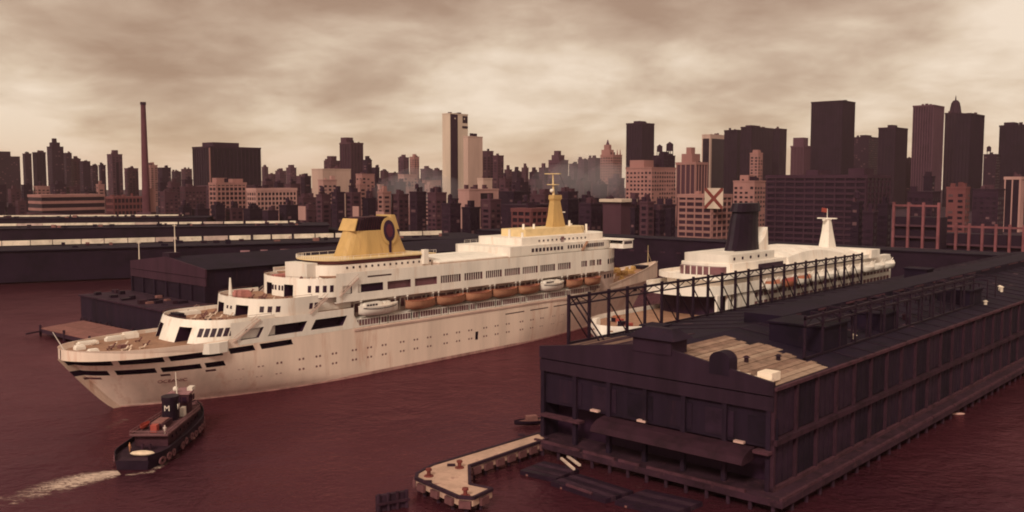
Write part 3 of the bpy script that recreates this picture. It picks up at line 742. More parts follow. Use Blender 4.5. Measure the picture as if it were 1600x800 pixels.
# --- lower house behind the boats (promenade walls) and main upper house
def front(z, x1=203.0, hw=14.4, xstart=184, n=14, rk=0.0):
    return [(xstart + (x1 - xstart - rk * z) * math.sin(math.pi * i / (2 * n)), hw * math.cos(math.pi * i / (2 * n))) for i in range(n + 1)]
fr = front(0, 202.5, 13.2, 183)
low_pts = [(70.8, -10.8), (182.6, -10.8), (183.0, -13.0)] + [(x, -y) for x, y in fr] + fr[::-1][1:] + [(182.6, 10.8), (70.8, 10.8)]
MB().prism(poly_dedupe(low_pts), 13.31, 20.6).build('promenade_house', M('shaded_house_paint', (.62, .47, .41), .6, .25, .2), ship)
for side in (-1, 1):            # windows in the promenade house wall, seen between the boats
    mb = MB(); x = 73
    while x < 181:
        mb.box(x, x + 2.6, min(side*10.78, side*10.9), max(side*10.78, side*10.9), 13.9, 15.4); mb.box(x, x + 2.6, min(side*10.78, side*10.9), max(side*10.78, side*10.9), 16.9, 19.2); x += 3.3
    mb.build('promenade_house_windows', promg, ship, kind='stuff')
# glazed promenade screens at the ship's side
for side in (-1, 1):
    x = 71.5; k = 0
    while x < 181:
        w = 8.4 if k % 2 == 0 else 2.6
        y = side * min(14.35, hb(x + w, 13.3) - .3)
        p = MB().box(x + .25, x + w - .25, y - .04, y + .04, 13.75, 15.35).build('promenade_window', promg, ship)
        mm = MB(); n = int(w / 1.05)
        for i in range(n + 1):
            X = x + .25 + (w - .5) * i / n; mm.box(X - .07, X + .07, y - .1, y + .1, 13.7, 15.4)
        mm.box(x, x + w, y - .1, y + .1, 13.31, 13.72); mm.box(x, x + w, y - .12, y + .12, 15.36, 15.6)
        mm.build('window_frame', white, p)
        x += w + .35; k += 1
    MB().box(70.9, 183, min(side * 14.75, side * 14.95), max(side * 14.75, side * 14.95), 12.55, 13.0).build('rubbing_strake', M('strake_paint', (.60, .43, .36), .6, .2, .1), hull)
    # leaning forward end of the plating next to the first window
    MB().add([(70.9, side * 14.56, 13.3), (73.2, side * 14.56, 13.3), (70.9, side * 14.56, 17.0)], [(0, 1, 2) if side < 0 else (2, 1, 0)]).build('side_gusset', white, ship)
WX = [(67.5, 70.6), (72.6, 81.4), (83.0, 91.6), (93.2, 101.8), (103.4, 111.6), (113.2, 121.0), (122.6, 129.8), (131.2, 138.4), (139.8, 147.2), (148.6, 156.2), (157.8, 164.6)]
plate(62.6, 184, 20.6, 28.2, 14.4, [(a, b, 22.75, 24.95) for a, b in WX[4:]] + [], 'upper_side', white, 0, 22.75, dep=.5, hname='window', hmat=promg, mull=1.0) if False else None
def upper_side():
    holes = [(a, b, 22.75, 24.95) for a, b in WX] + [(170.6, 173.8, 22.9, 24.9), (175.4, 178.4, 22.9, 24.9), (179.6, 182.2, 22.9, 24.9)] + [(76, 84.5, 26.6, 27.05)]
    X = sorted(set([65.4, 184] + [q for h in holes for q in h[:2]])); Z = sorted(set([20.6, 28.2] + [q for h in holes for q in h[2:]]))
    for side in (-1, 1):
        mb = MB(); P = lambda x, z, inb=0: (x, side * (14.4 - inb), z)
        for i in range(len(X) - 1):
            for j in range(len(Z) - 1):
                if any(h[0] <= X[i] < h[1] and h[2] <= Z[j] < h[3] for h in holes): continue
                f = [P(X[i], Z[j]), P(X[i+1], Z[j]), P(X[i+1], Z[j+1]), P(X[i], Z[j+1])]
                mb.add(f, [(0, 1, 2, 3) if side < 0 else (3, 2, 1, 0)])
        mb.box(65.4, 184, min(side * 14.1, side * 14.398), max(side * 14.1, side * 14.398), 28.2, 28.35)
        w = mb.build('upper_side', white, ship)
        for k, h in enumerate(holes):
            mb = MB(); dep = .6
            c = [(h[0], h[2]), (h[1], h[2]), (h[1], h[3]), (h[0], h[3])]
            mb.add([P(a, b) for a, b in c] + [P(a, b, dep) for a, b in c], [(4,5,6,7), (0,1,5,4), (1,2,6,5), (2,3,7,6), (3,0,4,7)])
            ho = mb.build('window', promg if k != 1 and k != 0 else dark, w)
            if 4 <= k <= 13:
                mm = MB(); n = max(2, int((h[1] - h[0]) / .9))
                for q in range(1, n):
                    x = h[0] + (h[1] - h[0]) * q / n; mm.box(x - .06, x + .06, min(side*14.2, side*14.32), max(side*14.2, side*14.32), h[2], h[3])
                mm.build('mullions', white, ho)
upper_side()
fr2 = front(0, 200.5, 14.4, 184)
uo = [(66.2, -13.6), (183.5, -13.6)] + [(x, -y) for x, y in fr2] + fr2[::-1][1:] + [(183.5, 13.6), (66.2, 13.6)]
MB().prism(poly_dedupe([p for p in uo]), 20.3, 20.6).build('boat_deck_overhead', white, ship)
MB().prism(poly_dedupe(uo), 26.9, 27.2).build('sun_deck', teak, ship)
core = [(72, -13.2), (183.9, -13.2)] + [(x, -y) for x, y in fr2] + fr2[::-1][1:] + [(183.9, 13.2), (72, 13.2)]
MB().prism(poly_dedupe(core), 20.61, 26.89).build('upper_house', white, ship)
fw_ = front(0, 200.6, 14.42, 184, n=20)
mb = MB().wall([(x, -y) for x, y in fw_] + [p for p in fw_[::-1][1:]], 26.5, 28.3, .25); mb.build('front_bulwark', white, ship)
# windows in the rounded front
for z0, z1 in ((22.9, 24.7), (17.6, 19.0)):
    frx = front(0, 200.5 if z0 > 20 else 202.5, 14.4 if z0 > 20 else 13.2, 184 if z0 > 20 else 183, 24)
    for side in (-1, 1):
        for i in range(2, 24, 2):
            a = Vector((frx[i][0], side * frx[i][1])); b = Vector((frx[i+1 if i < 24 else i][0], side * frx[i+1][1])); n_ = Vector((b.y - a.y, a.x - b.x)).normalized() * (1 if side < 0 else -1)
            n_ = -n_ if n_.x < 0 else n_
            a2, b2 = a + n_ * .06, b + n_ * .06
            MB().add([(a2.x, a2.y, z0), (b2.x, b2.y, z0), (b2.x, b2.y, z1), (a2.x, a2.y, z1)], [(0, 1, 2, 3)]).build('window', glass, ship)
# --- funnel deck (rounded house with covered walk)
t4 = tier_outline(65.0, 104, 9.6, 7, p=2.2)
MB().prism(ccw(t4), 26.2, 29.9).build('funnel_house', white, ship)
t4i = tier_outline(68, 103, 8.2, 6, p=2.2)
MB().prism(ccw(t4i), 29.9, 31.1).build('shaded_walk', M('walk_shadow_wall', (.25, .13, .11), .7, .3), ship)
t4b = tier_outline(66.2, 106, 9.7, 7, p=2.2)
MB().prism(ccw(t4b), 31.1, 31.4).build('funnel_deck', cream, ship)
mb = MB()
for i in range(len(t4b) - 1): mb.beam((*t4b[i], 32.3), (*t4b[i+1], 32.3), .08, .08)
for i in range(len(t4b)): mb.beam((*t4b[i], 31.4), (*t4b[i], 32.3), .08, .08)
for side in (-1, 1):
    for k in range(12): mb.beam((72 + 3.0 * k, side * 9.7, 31.4), (72 + 3.0 * k, side * 9.7, 32.3), .08, .08)
mb.build('deck_rail', white, ship)
mb = MB()
for k in range(15):
    for side in (-1, 1): mb.box(72.5 + 2.2 * k, 73.1 + 2.2 * k, min(side*9.58, side*9.68), max(side*9.58, side*9.68), 28.85, 29.45)
mb.build('funnel_house_ports', glass, ship, kind='stuff')
MB().box(63.0, 66.4, -5, 5, 26.15, 30.6).build('aft_lift_house', white, ship)
MB().box(100.4, 102.2, -10.5, -9.2, 28.36, 32.6).build('vent_house', white, ship)
# --- funnel
def fun_ring(z):
    t = (z - 31.4) / 10.2
    xa = lerp(76.8, 81.6, t); xf = lerp(101.2, 96.2, t); hw = lerp(4.6, 3.5, t); n = 24; c = (xa + xf) / 2; l = (xf - xa) / 2
    return [(c + l * math.copysign(abs(math.cos(2*math.pi*i/n)) ** .6, math.cos(2*math.pi*i/n)), hw * math.copysign(abs(math.sin(2*math.pi*i/n)) ** .7, math.sin(2*math.pi*i/n)),
             z + (0 if z < 38 else 0.04 * 0)) for i in range(n)]
fu = MB().loft([fun_ring(z) for z in (31.4, 34, 36.5, 38.6)]).build('funnel', yellow, ship)
# black louvred cap of the funnel between the yellow fore and aft edges
def cap_ring(z, xa, xf, hw):
    n = 20; c = (xa + xf) / 2; l = (xf - xa) / 2
    return [(c + l * math.copysign(abs(math.cos(2*math.pi*i/n)) ** .5, math.cos(2*math.pi*i/n)), hw * math.copysign(abs(math.sin(2*math.pi*i/n)) ** .6, math.sin(2*math.pi*i/n)), z) for i in range(n)]
MB().loft([cap_ring(38.6, 80.5, 93.5, 3.5), cap_ring(42.4, 82.2, 94.0, 3.2)]).build('smoke_grille', M('soot_louvres', (.085, .045, .040), .8, .3), fu)
mb = MB()
for k in range(13):
    for side in (-1, 1): mb.beam((81.2 + k * .92, side * 3.62, 38.6), (82.6 + k * .86, side * 3.32, 42.3), .22, .14)
mb.build('louvre_slats', black, fu, kind='stuff')
MB().loft([cap_ring(38.6, 93.2, 97.7, 3.75), cap_ring(42.8, 93.4, 96.1, 3.45)]).build('funnel_front', yellow, fu)
MB().loft([cap_ring(38.6, 79.9, 80.9, 3.6), cap_ring(42.0, 81.4, 82.1, 3.3)]).build('funnel_back', yellow, fu)
navy = M('emblem_dark_blue', (.060, .034, .055), .5, .2)
for side in (-1, 1):
    def disc(cx_, cz, rx, rz, y, mt, nm, par):
        vs = [(cx_ + rx * math.cos(2*math.pi*i/28), side * (y - (cz + rz * math.sin(2*math.pi*i/28) - 36) * .105), cz + rz * math.sin(2*math.pi*i/28)) for i in range(28)]
        mb = MB(); n = 28; b = [(p[0], p[1] + side * .12, p[2]) for p in vs]
        mb.add(vs + b, [tuple(range(28, 56)) if side > 0 else tuple(range(55, 27, -1))] + [(i, (i+1) % n, n + (i+1) % n, n + i) for i in range(n)])
        return mb.build(nm, mt, par)
    disc(92.6, 38.2, 3.0, 4.0, 4.22, yellow, 'emblem_field', fu)
    e = disc(92.6, 38.3, 2.1, 3.1, 4.36, navy, 'emblem', fu)
    disc(92.6, 38.3, 1.15, 1.9, 4.50, M('emblem_wine_red', (.16, .05, .06), .5, .2), 'emblem_crown', e)
    MB().box(92.25, 92.95, min(side*4.05, side*4.75), max(side*4.05, side*4.75), 32.0, 35.4).build('emblem_stem', navy, e)
# --- lido roof: long panels side by side over the pool deck
lw = M('lido_roof_white', (.86, .80, .74), .5, .1)
MB().box(105.0, 142.5, -12.0, 12.0, 27.21, 28.5).build('lido_base', M('lido_frame', (.62, .48, .40), .6, .2), ship)
for k in range(12):
    y0 = -11.8 + k * 1.98; zf = lambda y: 28.75 + .9 * (1 - (y / 12) ** 2)
    MB().add([(105.3, y0, zf(y0)), (142.2, y0, zf(y0)), (142.2, y0 + 1.7, zf(y0 + 1.7)), (105.3, y0 + 1.7, zf(y0 + 1.7)), (105.3, y0, 28.5), (142.2, y0, 28.5), (142.2, y0 + 1.7, 28.5), (105.3, y0 + 1.7, 28.5)],
             [(0, 1, 2, 3), (7, 6, 5, 4), (4, 5, 1, 0), (5, 6, 2, 1), (6, 7, 3, 2), (7, 4, 0, 3)]).build('lido_roof_panel', lw, ship)
# --- forward houses, bridge, mast
def house(xa, xf, hw, z0, z1, ra, rf, mat=white, name='forward_house'):
    n = 10; pts = [(xa, -hw * .8), (xa + ra, -hw)]
    fr_ = [(xf - rf + rf * math.sin(math.pi * i / (2*n)), hw * math.cos(math.pi * i / (2*n))) for i in range(n + 1)]
    pts += [(x, -y) for x, y in fr_] + fr_[::-1][1:] + [(xa + ra, hw), (xa, hw * .8)]
    return MB().prism(poly_dedupe(pts), z0, z1).build(name, mat, ship)
house(134.5, 199.5, 12.4, 28.3, 31.5, 1.5, 13)
house(143, 196.5, 9.8, 31.5, 33.9, 1.5, 12)
house(150, 188, 5.4, 33.9, 36.3, 1.5, 7, cream)
for (x, k, st, y, z0, z1, w) in ((146.5, 9, 1.9, 12.4, 29.3, 30.5, 1.2), (165.5, 6, 1.5, 12.4, 29.4, 30.6, .8), (176, 10, 1.05, 12.4, 29.3, 30.7, .75), (153, 12, 2.3, 9.8, 32.2, 32.9, .8)):
    for side in (-1, 1):
        for i in range(k):
            MB().box(x + i * st, x + i * st + w, min(side*(y-.05), side*(y+.06)), max(side*(y-.05), side*(y+.06)), z0, z1).build('window', glass, ship)
for side in (-1, 1):
    MB().box(165.0, 166.6, min(side*9.75, side*9.9), max(side*9.75, side*9.9), 31.6, 33.5).build('door', promg, ship)
    # stair between the decks
    MB().beam((173.0, side * 12.9, 28.4), (176.0, side * 12.9, 31.5), .9, .25).build('stairway', teak, ship)
    mb = MB()
    for z in (32.1, 32.6): mb.beam((140, side * 12.2, z), (187, side * 12.2, z), .06, .06)
    for k in range(17): mb.beam((140 + k * 2.9, side * 12.2, 31.5), (140 + k * 2.9, side * 12.2, 32.6), .06, .06)
    mb.build('deck_rail', white, ship)
# bridge with wings
bw = MB(); bw.box(190.6, 196.6, -17.6, 17.6, 28.35, 28.6); bw.box(196.3, 196.6, -17.6, 17.6, 28.6, 30.0); bw.box(190.6, 190.9, -17.6, -12, 28.6, 30.0); bw.box(190.6, 190.9, 12, 17.6, 28.6, 30.0)
bw.box(190.6, 196.6, -17.9, -17.6, 28.35, 31.3); bw.box(190.6, 196.6, 17.6, 17.9, 28.35, 31.3); bw.box(190.0, 197.2, -18, 18, 31.3, 31.6)
bridge = bw.build('bridge', white, ship)
for k in range(13):
    y = -16.9 + k * 2.6; MB().box(196.35, 196.5, y + .15, y + 2.35, 30.05, 31.25).build('bridge_window', glass, bridge)
for side in (-1, 1):
    MB().box(191.2, 196.2, min(side*17.82, side*17.95), max(side*17.82, side*17.95), 29.9, 31.0).build('wing_window', glass, bridge)
# mast
def mring(x0, x1, hw, z): return [(x0, -hw, z), ((x0+x1)/2, -hw*1.15, z), (x1, -hw, z), (x1, hw, z), ((x0+x1)/2, hw*1.15, z), (x0, hw, z)]
mast = MB().loft([mring(170.4, 177.6, 1.7, 36.3), mring(171.2, 176.6, 1.3, 40.5), mring(171.8, 175.4, 1.0, 45.5), mring(171.4, 176.2, 1.2, 46.3), mring(171.6, 176.0, 1.2, 47.6)]).build('mast', yellow, ship)
MB().tube((172.8, 0, 47.6), (172.4, 0, 55.0), .45, .18).build('pole', cream, mast)
MB().box(171.8, 173.0, -3.4, 3.4, 55.0, 55.3).build('radar_arm', cream, mast)
MB().box(171.5, 173.6, -2.0, 2.0, 51.2, 51.45).build('crosstree', cream, mast)
MB().ball((171.8, 0, 49.2), .7, .7, .7).build('lamp', white, mast)
MB().box(176.6, 178.4, -1, 1, 41.2, 41.6).build('radar_platform', white, mast)
for side in (-1, 1): MB().beam((172.5, side * 3.0, 55.0), (180, side * 8.5, 34.0), .06, .06).build('stay', steel, mast)
for x, y, h in ((152, -4, 1.8), (187.5, -3.5, 3.0), (187.5, 3.5, 3.0), (158, -3.5, 1.6), (182, 0, 2.0), (148, -7, 1.6), (146, -3, 2.6)):
    z = 36.3 if 150 < x < 186 and abs(y) < 5.4 else 33.9
    MB().tube((x, y, z), (x, y, z + h), .45, .38).build('ventilator', white, ship)
# fore deck gear
gear = M('winch_ochre_paint', (.52, .31, .12), .6, .3, .6, cast=False)
def fdz(x): return 13.5 + 4.6 * max(0, (x - 181) / 51.6) ** 1.2
rnd = random.Random(3)
for i in range(16):
    x = 204 + rnd.random() * 19; w_ = max(0, hb(x, 13.3) - 1.6); y = (rnd.random() * 2 - 1) * w_; z = fdz(x)
    a, b, c = rnd.uniform(.7, 1.6), rnd.uniform(.6, 1.2), rnd.uniform(.9, 2.3)
    m_ = MB(); m_.box(x - a, x + a, y - b, y + b, z - .1, z + .5); m_.tube((x, y - b * .8, z + .5 + c * .3), (x, y + b * .8, z + .5 + c * .3), c * .42, n=10); m_.build('winch', gear, ship)
MB().box(225.5, 230.5, -2.4, 2.4, fdz(228) - .2, fdz(228) + 1.1).build('windlass', black, ship)
MB().box(203.5, 205, -4, 4, fdz(204) - .1, fdz(204) + 1.8).build('breakwater', white, ship)
mb = MB(); mb.tube((233.5, 0, 17.4), (233.5, 0, 26.5), .16, .07); mb.beam((233.5, 0, 23.5), (236.5, 0, 18.8), .07, .07); mb.build('jackstaff', cream, ship)
for side in (-1, 1):
    m_ = MB(); y = side * (hb(219, 10) + .2)
    m_.box(217.5, 219.8, y - .25, y + .25, 9.3, 11.3); m_.build('anchor', steel, hull)
# small deck fittings aft
for (x, y, z, a, b, c, mt, nm) in ((6, -3.5, 14.2, 1.1, .8, 1.0, white, 'winch'), (6, 3.5, 14.2, 1.1, .8, 1.0, white, 'winch'), (10, 8.5, 14.2, 2.4, .7, .9, white, 'deck_locker'), (17, 9.6, 14.2, 2.2, .7, 1.1, white, 'deck_locker'),
                                 (13.5, -2, 14.2, .9, .9, .8, brown, 'hatch'), (21, 9.8, 14.2, 2.0, .6, 1.6, white, 'deck_locker'), (33, -6.0, 18.56, .9, .5, .6, black, 'deck_locker'), (36, 8.5, 18.56, 3.0, .8, 1.0, white, 'deck_locker'),
                                 (30.5, 4.0, 18.56, 1.0, 2.4, 1.5, black, 'deck_locker'), (50, 6, 22.16, 1.6, 2.2, 1.7, M('striped_awning', (.5, .25, .2), .8, .3), 'awning'), (63, 7, 26.16, 2.8, 1.2, 1.0, M('striped_awning', (.5, .25, .2)), 'awning')):
    m_ = MB(); m_.box(x - a, x + a, y - b, y + b, z, z + c * .7); m_.box(x - a * .85, x + a * .85, y - b * .8, y + b * .8, z + c * .7, z + c); m_.build(nm, mt, ship)
rnd = random.Random(44)
chair = M('deck_chair_canvas', (.62, .48, .38), .8, .3, 1.0); chr2 = M('deck_chair_wood', (.20, .11, .08), .8, .3, 1.0)
for (x0, x1, hwid, zz_, cnt) in ((10, 23, 10, 14.2, 12), (31, 41, 10, 18.56, 16), (47, 56, 11, 22.16, 14), (60, 63, 9, 26.16, 6)):
    for _ in range(cnt):
        x = rnd.uniform(x0, x1); y = rnd.uniform(-hwid, hwid); m_ = MB()
        m_.box(x - .8, x + .3, y - .3, y + .3, zz_ + .3, zz_ + .42); m_.beam((x + .3, y, zz_ + .36), (x + .9, y, zz_ + 1.0), .6, .1)
        for a_ in (-.7, .2): m_.box(x + a_, x + a_ + .08, y - .28, y + .28, zz_, zz_ + .3)
        m_.build('deck_chair', rnd.choice((chair, chr2)), ship)
for (xa_, hw_, rl_, xf_, zt_) in ((27.2, 13.6, 11, 46, 19.6), (42.9, 14.0, 11, 58, 23.2), (57.2, 14.1, 10, 70, 27.2)):
    t_ = tier_outline(xa_, xf_, hw_ - .1, rl_, n=14, p=2.3); m_ = MB()
    for i in range(len(t_) - 1): m_.beam((*t_[i], zt_ + .42), (*t_[i+1], zt_ + .42), .09, .07)
    for i in range(0, len(t_), 2): m_.beam((*t_[i], zt_), (*t_[i], zt_ + .42), .07, .07)
    m_.build('hand_rail', chr2, ship)
mb = MB().tube((1.6, 0, 14.2), (-1.2, 0, 19.5), .14, .07); mb.build('ensign_staff', white, ship)
mb = MB().tube((46.0, 5.0, 22.1), (46.0, 5.0, 27.5), .6, .22); mb.build('ventilator', white, ship)
# name on the quarter
def text(body, size, loc, rot, mat, parent, ext=.03):
    cu = bpy.data.curves.new('lettering', 'FONT'); cu.body = body; cu.size = size; cu.extrude = ext; cu.align_x = 'CENTER'; cu.align_y = 'CENTER'
    tmp = bpy.data.objects.new('tmp', cu); COL.objects.link(tmp); dg = bpy.context.evaluated_depsgraph_get()
    me = bpy.data.meshes.new_from_object(tmp.evaluated_get(dg)); bpy.data.objects.remove(tmp); me.materials.clear(); me.materials.append(mat)
    o = link('lettering', me, parent); o.location = loc; o.rotation_euler = rot; return o
yq = hb(21.5, 6.3); sl = (hb(24.5, 6.3) - hb(18.5, 6.3)) / 6; fl = (hb(21.5, 7.3) - hb(21.5, 5.3)) / 2
text('OCEANIC', 1.5, (21.5, -yq - .18, 6.3), (math.pi / 2 + math.atan(fl), 0, -math.atan(sl)), M('name_letters', (.30, .12, .10), .6, .2), hull)

# ------------------------------------------------------------------ lifeboats hanging under davits: each a thing of its own
def boat_mesh(Lb, Bb, Db, n=12):
    rings = []
    for i in range(n + 1):
        t = -1 + 2 * i / n; w = Bb / 2 * max(0.02, 1 - abs(t) ** 2.4); sh = Db * (.12 * t * t); kz = Db * (.28 * abs(t) ** 3)
        rings.append([(t * Lb / 2, -w, Db + sh), (t * Lb / 2, -w * .92, Db * .55 + sh * .5), (t * Lb / 2, -w * .5, Db * .12 + kz), (t * Lb / 2, 0, kz),
                      (t * Lb / 2, w * .5, Db * .12 + kz), (t * Lb / 2, w * .92, Db * .55 + sh * .5), (t * Lb / 2, w, Db + sh)])
    return rings
def lifeboat(kind, label, x, lb):
    p = S_ORG + SU * x - SV * 14.5
    o = thing('lifeboat' if kind == 'open' else 'tender_boat', label, 'lifeboat' if kind == 'open' else 'tender boat', (p.x, p.y, 16.0), hrot(41.9), 'lifeboats along the starboard side of the big ship')
    bb = 4.2; db = 2.7
    hullp = M('lifeboat_hull_tan', (.44, .21, .135), .5, .2, .4, cast=False) if kind == 'open' else white
    r = boat_mesh(lb, bb, db); MB().loft(r, cap=False, closed=False).build('boat_hull', hullp, o, smooth=True)
    MB().add([(a[0][0], a[0][1] * .93, a[0][2] - .12) for a in r] + [(a[6][0], a[6][1] * .93, a[6][2] - .12) for a in r],
             [(i, i + 1, len(r) + i + 1, len(r) + i) for i in range(len(r) - 1)]).build('boat_cover', orange if kind == 'open' else white, o)
    mb = MB()
    for sg in (0, 6):
        for i in range(len(r) - 1): mb.beam(r[i][sg], r[i+1][sg], .18, .16)
    mb.build('gunwale', orange if kind == 'open' else white, o)
    if kind != 'open':
        c = MB(); n = 8; rr = []
        for (xx, w, h) in ((-.42, .9, .4), (-.38, 1.25, 1.0), (-.05, 1.35, 1.15), (.02, 1.3, 1.15), (.06, 1.2, .5), (.3, 1.0, .5), (.4, .6, .25)):
            rr.append([(xx * lb, -w, db - .1), (xx * lb, -w * .9, db + h), (xx * lb, w * .9, db + h), (xx * lb, w, db - .1)])
        c.loft(rr, closed=True).build('cabin', white, o)
        for sg in (-1, 1):
            for k in range(4): MB().box(-lb * .36 + k * .98, -lb * .36 + k * .98 + .66, min(sg*1.26, sg*1.36), max(sg*1.26, sg*1.36), db + .25, db + .75).build('cabin_window', glass, o)
        MB().box(lb * .12, lb * .26, -.8, .8, db + .5, db + .95).build('hatch', white, o)
        mb = MB()
        for i in range(1, len(r) - 2): mb.beam((r[i][0][0], r[i][0][1] * 1.04, r[i][0][2] - .55), (r[i+1][0][0], r[i+1][0][1] * 1.04, r[i+1][0][2] - .55), .1, .16)
        mb.build('rubbing_band', black, o)
    else:
        mb = MB()
        for k in range(-3, 4): mb.box(k * lb * .12 - .12, k * lb * .12 + .12, -1.25, 1.25, db - .05, db + .05)
        mb.build('thwarts', brown, o)
    for dx in (-lb * .43, lb * .43):         # davits belong to the ship
        d = MB(); X = x + dx
        d.beam((X, -11.0, 16.2), (X, -11.4, 19.6), .32, .32); d.beam((X, -11.4, 19.6), (X, -14.7, 20.4), .34, .34); d.beam((X, -14.5, 20.3), (X, -14.5, 18.8), .08, .08)
        d.build('davit', white, ship)
        MB().beam((X, -13.2, 15.7), (X, -14.5, 15.66), .3, .12).build('boat_chock', white, ship)
BT = [('tender', 'white cabin tender hanging aftmost at the big ship side', 79.6, 14.0), ('open', 'open orange lifeboat right next to the aftmost white tender', 95.2, 11.6), ('open', 'second open orange lifeboat counted from the aft white tender', 107.4, 11.7),
      ('open', 'third open orange lifeboat, in the middle of the row', 119.3, 11.7), ('open', 'fourth open orange lifeboat counted from the aft white tender', 131.4, 11.5), ('open', 'fifth open orange lifeboat, just aft of the forward white tender', 142.9, 10.6),
      ('tender', 'white cabin tender hanging forward among the orange lifeboats', 154.6, 12.2), ('open', 'orange lifeboat just forward of the forward white tender', 166.8, 9.2), ('open', 'foremost orange lifeboat, nearest the bow of the big ship', 177.0, 9.2)]
for k, lbx, x, lb in BT: lifeboat(k, lbx, x, lb)
MB().box(71.5, 183.0, -13.9, -10.85, 15.62, 15.75).build('boat_shelf', white, ship)
MB().box(71.5, 183.0, 10.85, 13.9, 15.62, 15.75).build('boat_shelf', white, ship)

# ================================================================== NEAR PIER SHED (x inland, y to the left)
PU, PV = heading(42.3); PO = Vector((5.6, 180.6, 0)); PH = hrot(42.3); PW = 49.0; PL = 335.0
pier = thing('pier_shed', 'long dark two storey pier shed in the right foreground', 'pier shed', tuple(PO), PH)
MB().box(-3.2, PL, -PW - 3.6, 2.0, 1.5, 2.6).build('apron_deck', M('apron_timber', (.065, .038, .040), .9, .5, .3, stain=(.13, .07, .062)), pier)
pm = MB().tube((0, 0, -3), (0, 0, 1.5), .35, .35, 7).mesh('pile'); pm.materials.append(pile)
for i in range(14): link('pile', pm, pier, (-2.6, 1.2 - i * 4.0, 0))
for i in range(60): link('pile', pm, pier, (1.5 + i * 5.2, -PW - 3.0, 0))
string = M('stringpiece_timber', (.115, .062, .060), .85, .5, .4)
for i in range(24): MB().box(-3.0 + 14 * i, -3.0 + 14 * i + 13.4, -PW - 3.5, -PW - 3.0, 2.6, 3.0).build('stringpiece', string, pier)
for (a, b) in ((1, 12), (13, 20), (21, 25.5), (27, 46)): MB().box(-3.1, -2.6, -b, -a, 2.6, 3.05).build('stringpiece', string, pier)
# right hand wall: panels, pilasters, belts
BAY = 8.0; nb = int(PL / BAY)
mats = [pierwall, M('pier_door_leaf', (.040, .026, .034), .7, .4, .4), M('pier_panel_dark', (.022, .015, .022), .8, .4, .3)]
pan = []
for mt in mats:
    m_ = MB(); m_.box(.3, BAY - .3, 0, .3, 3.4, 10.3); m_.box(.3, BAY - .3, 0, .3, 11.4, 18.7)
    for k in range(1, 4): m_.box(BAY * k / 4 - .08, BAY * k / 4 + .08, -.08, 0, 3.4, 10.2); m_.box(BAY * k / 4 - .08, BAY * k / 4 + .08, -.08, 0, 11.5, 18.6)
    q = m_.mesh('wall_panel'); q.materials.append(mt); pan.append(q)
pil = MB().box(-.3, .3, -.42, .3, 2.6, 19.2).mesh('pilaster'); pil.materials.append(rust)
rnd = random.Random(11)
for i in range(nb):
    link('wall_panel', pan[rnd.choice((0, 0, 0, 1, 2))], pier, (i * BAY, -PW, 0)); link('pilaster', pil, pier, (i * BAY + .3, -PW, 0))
MB().box(0, PL, -PW - .7, -PW + .3, 19.2, 19.75).build('eave_beam', string, pier)
MB().box(0, PL, -PW - .9, -PW + .3, 10.3, 11.2).build('belt_beam', M('belt_timber', (.062, .034, .036), .85, .5, .4), pier)
MB().box(0, PL, -PW - .5, -PW + .3, 2.6, 3.3).build('base_beam', string, pier)
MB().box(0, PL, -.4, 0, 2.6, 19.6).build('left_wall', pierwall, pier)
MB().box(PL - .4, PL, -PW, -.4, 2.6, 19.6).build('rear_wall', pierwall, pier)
# front
MB().box(.5, .9, -PW + .35, -.45, 9.6, 15.9).build('front_wall', M('front_wall_cladding', (.027, .019, .026), .85, .4, .3, streak=True), pier)
MB().box(5, 5.3, -PW + .35, -.45, 2.6, 9.6).build('loading_bay_wall', dark, pier)
MB().box(-.25, .4, -PW - .3, 0, 15.9, 18.2).build('lower_fascia', pierband, pier)
gp = [(-PW - .3, 18.45), (0, 18.45), (0, 20.7), (-PW * .46, 23.7), (-PW * .60, 23.7), (-PW - .3, 20.6)]
mb = MB(); n = len(gp)
mb.add([(-.4, y, z) for y, z in gp] + [(.3, y, z) for y, z in gp], [tuple(range(n)), tuple(range(2*n-1, n-1, -1))] + [(i, n+i, n+(i+1) % n, (i+1) % n) for i in range(n)])
mb.build('gable_fascia', pierband, pier)
for i in range(7):
    y = -.6 - i * (PW - 1.2) / 6; MB().box(-.2, .5, y - .4, y + .4, 2.6, 15.9).build('front_column', pierwall, pier)
for i in range(6):
    y = -4.5 - i * 8; MB().box(.38, .5, y - 5.4, y, 10.2, 14.6).build('loft_door', mats[i % 3], pier)
m_ = MB(); cs = [(0, 9.5), (-2.2, 9.2), (-3.8, 8.4), (-4.4, 7.4), (-4.0, 7.2), (0, 7.4)]
nn = len(cs); m_.add([(x, -15.5, z) for x, z in cs] + [(x, -46.0, z) for x, z in cs], [tuple(range(nn)), tuple(range(2*nn-1, nn-1, -1))] + [(i, nn+i, nn+(i+1) % nn, (i+1) % nn) for i in range(nn)])
m_.build('rounded_canopy', M('canopy_iron', (.052, .026, .028), .8, .4, .4), pier)
MB().box(-1.2, .5, -10.6, -.8, 7.1, 7.6).build('side_canopy', string, pier)
MB().box(-1.5, .3, -49.2, -46.4, 8.9, 9.4).build('corner_ledge', string, pier)
for (y, z) in ((-13.5, 9.9), (-24, 9.8), (-43.3, 9.7)): MB().box(-.5, .3, y - .9, y + .9, z, z + .35).build('lamp_bracket', M('lamp_enamel', (.6, .4, .34), .5, .2), pier)
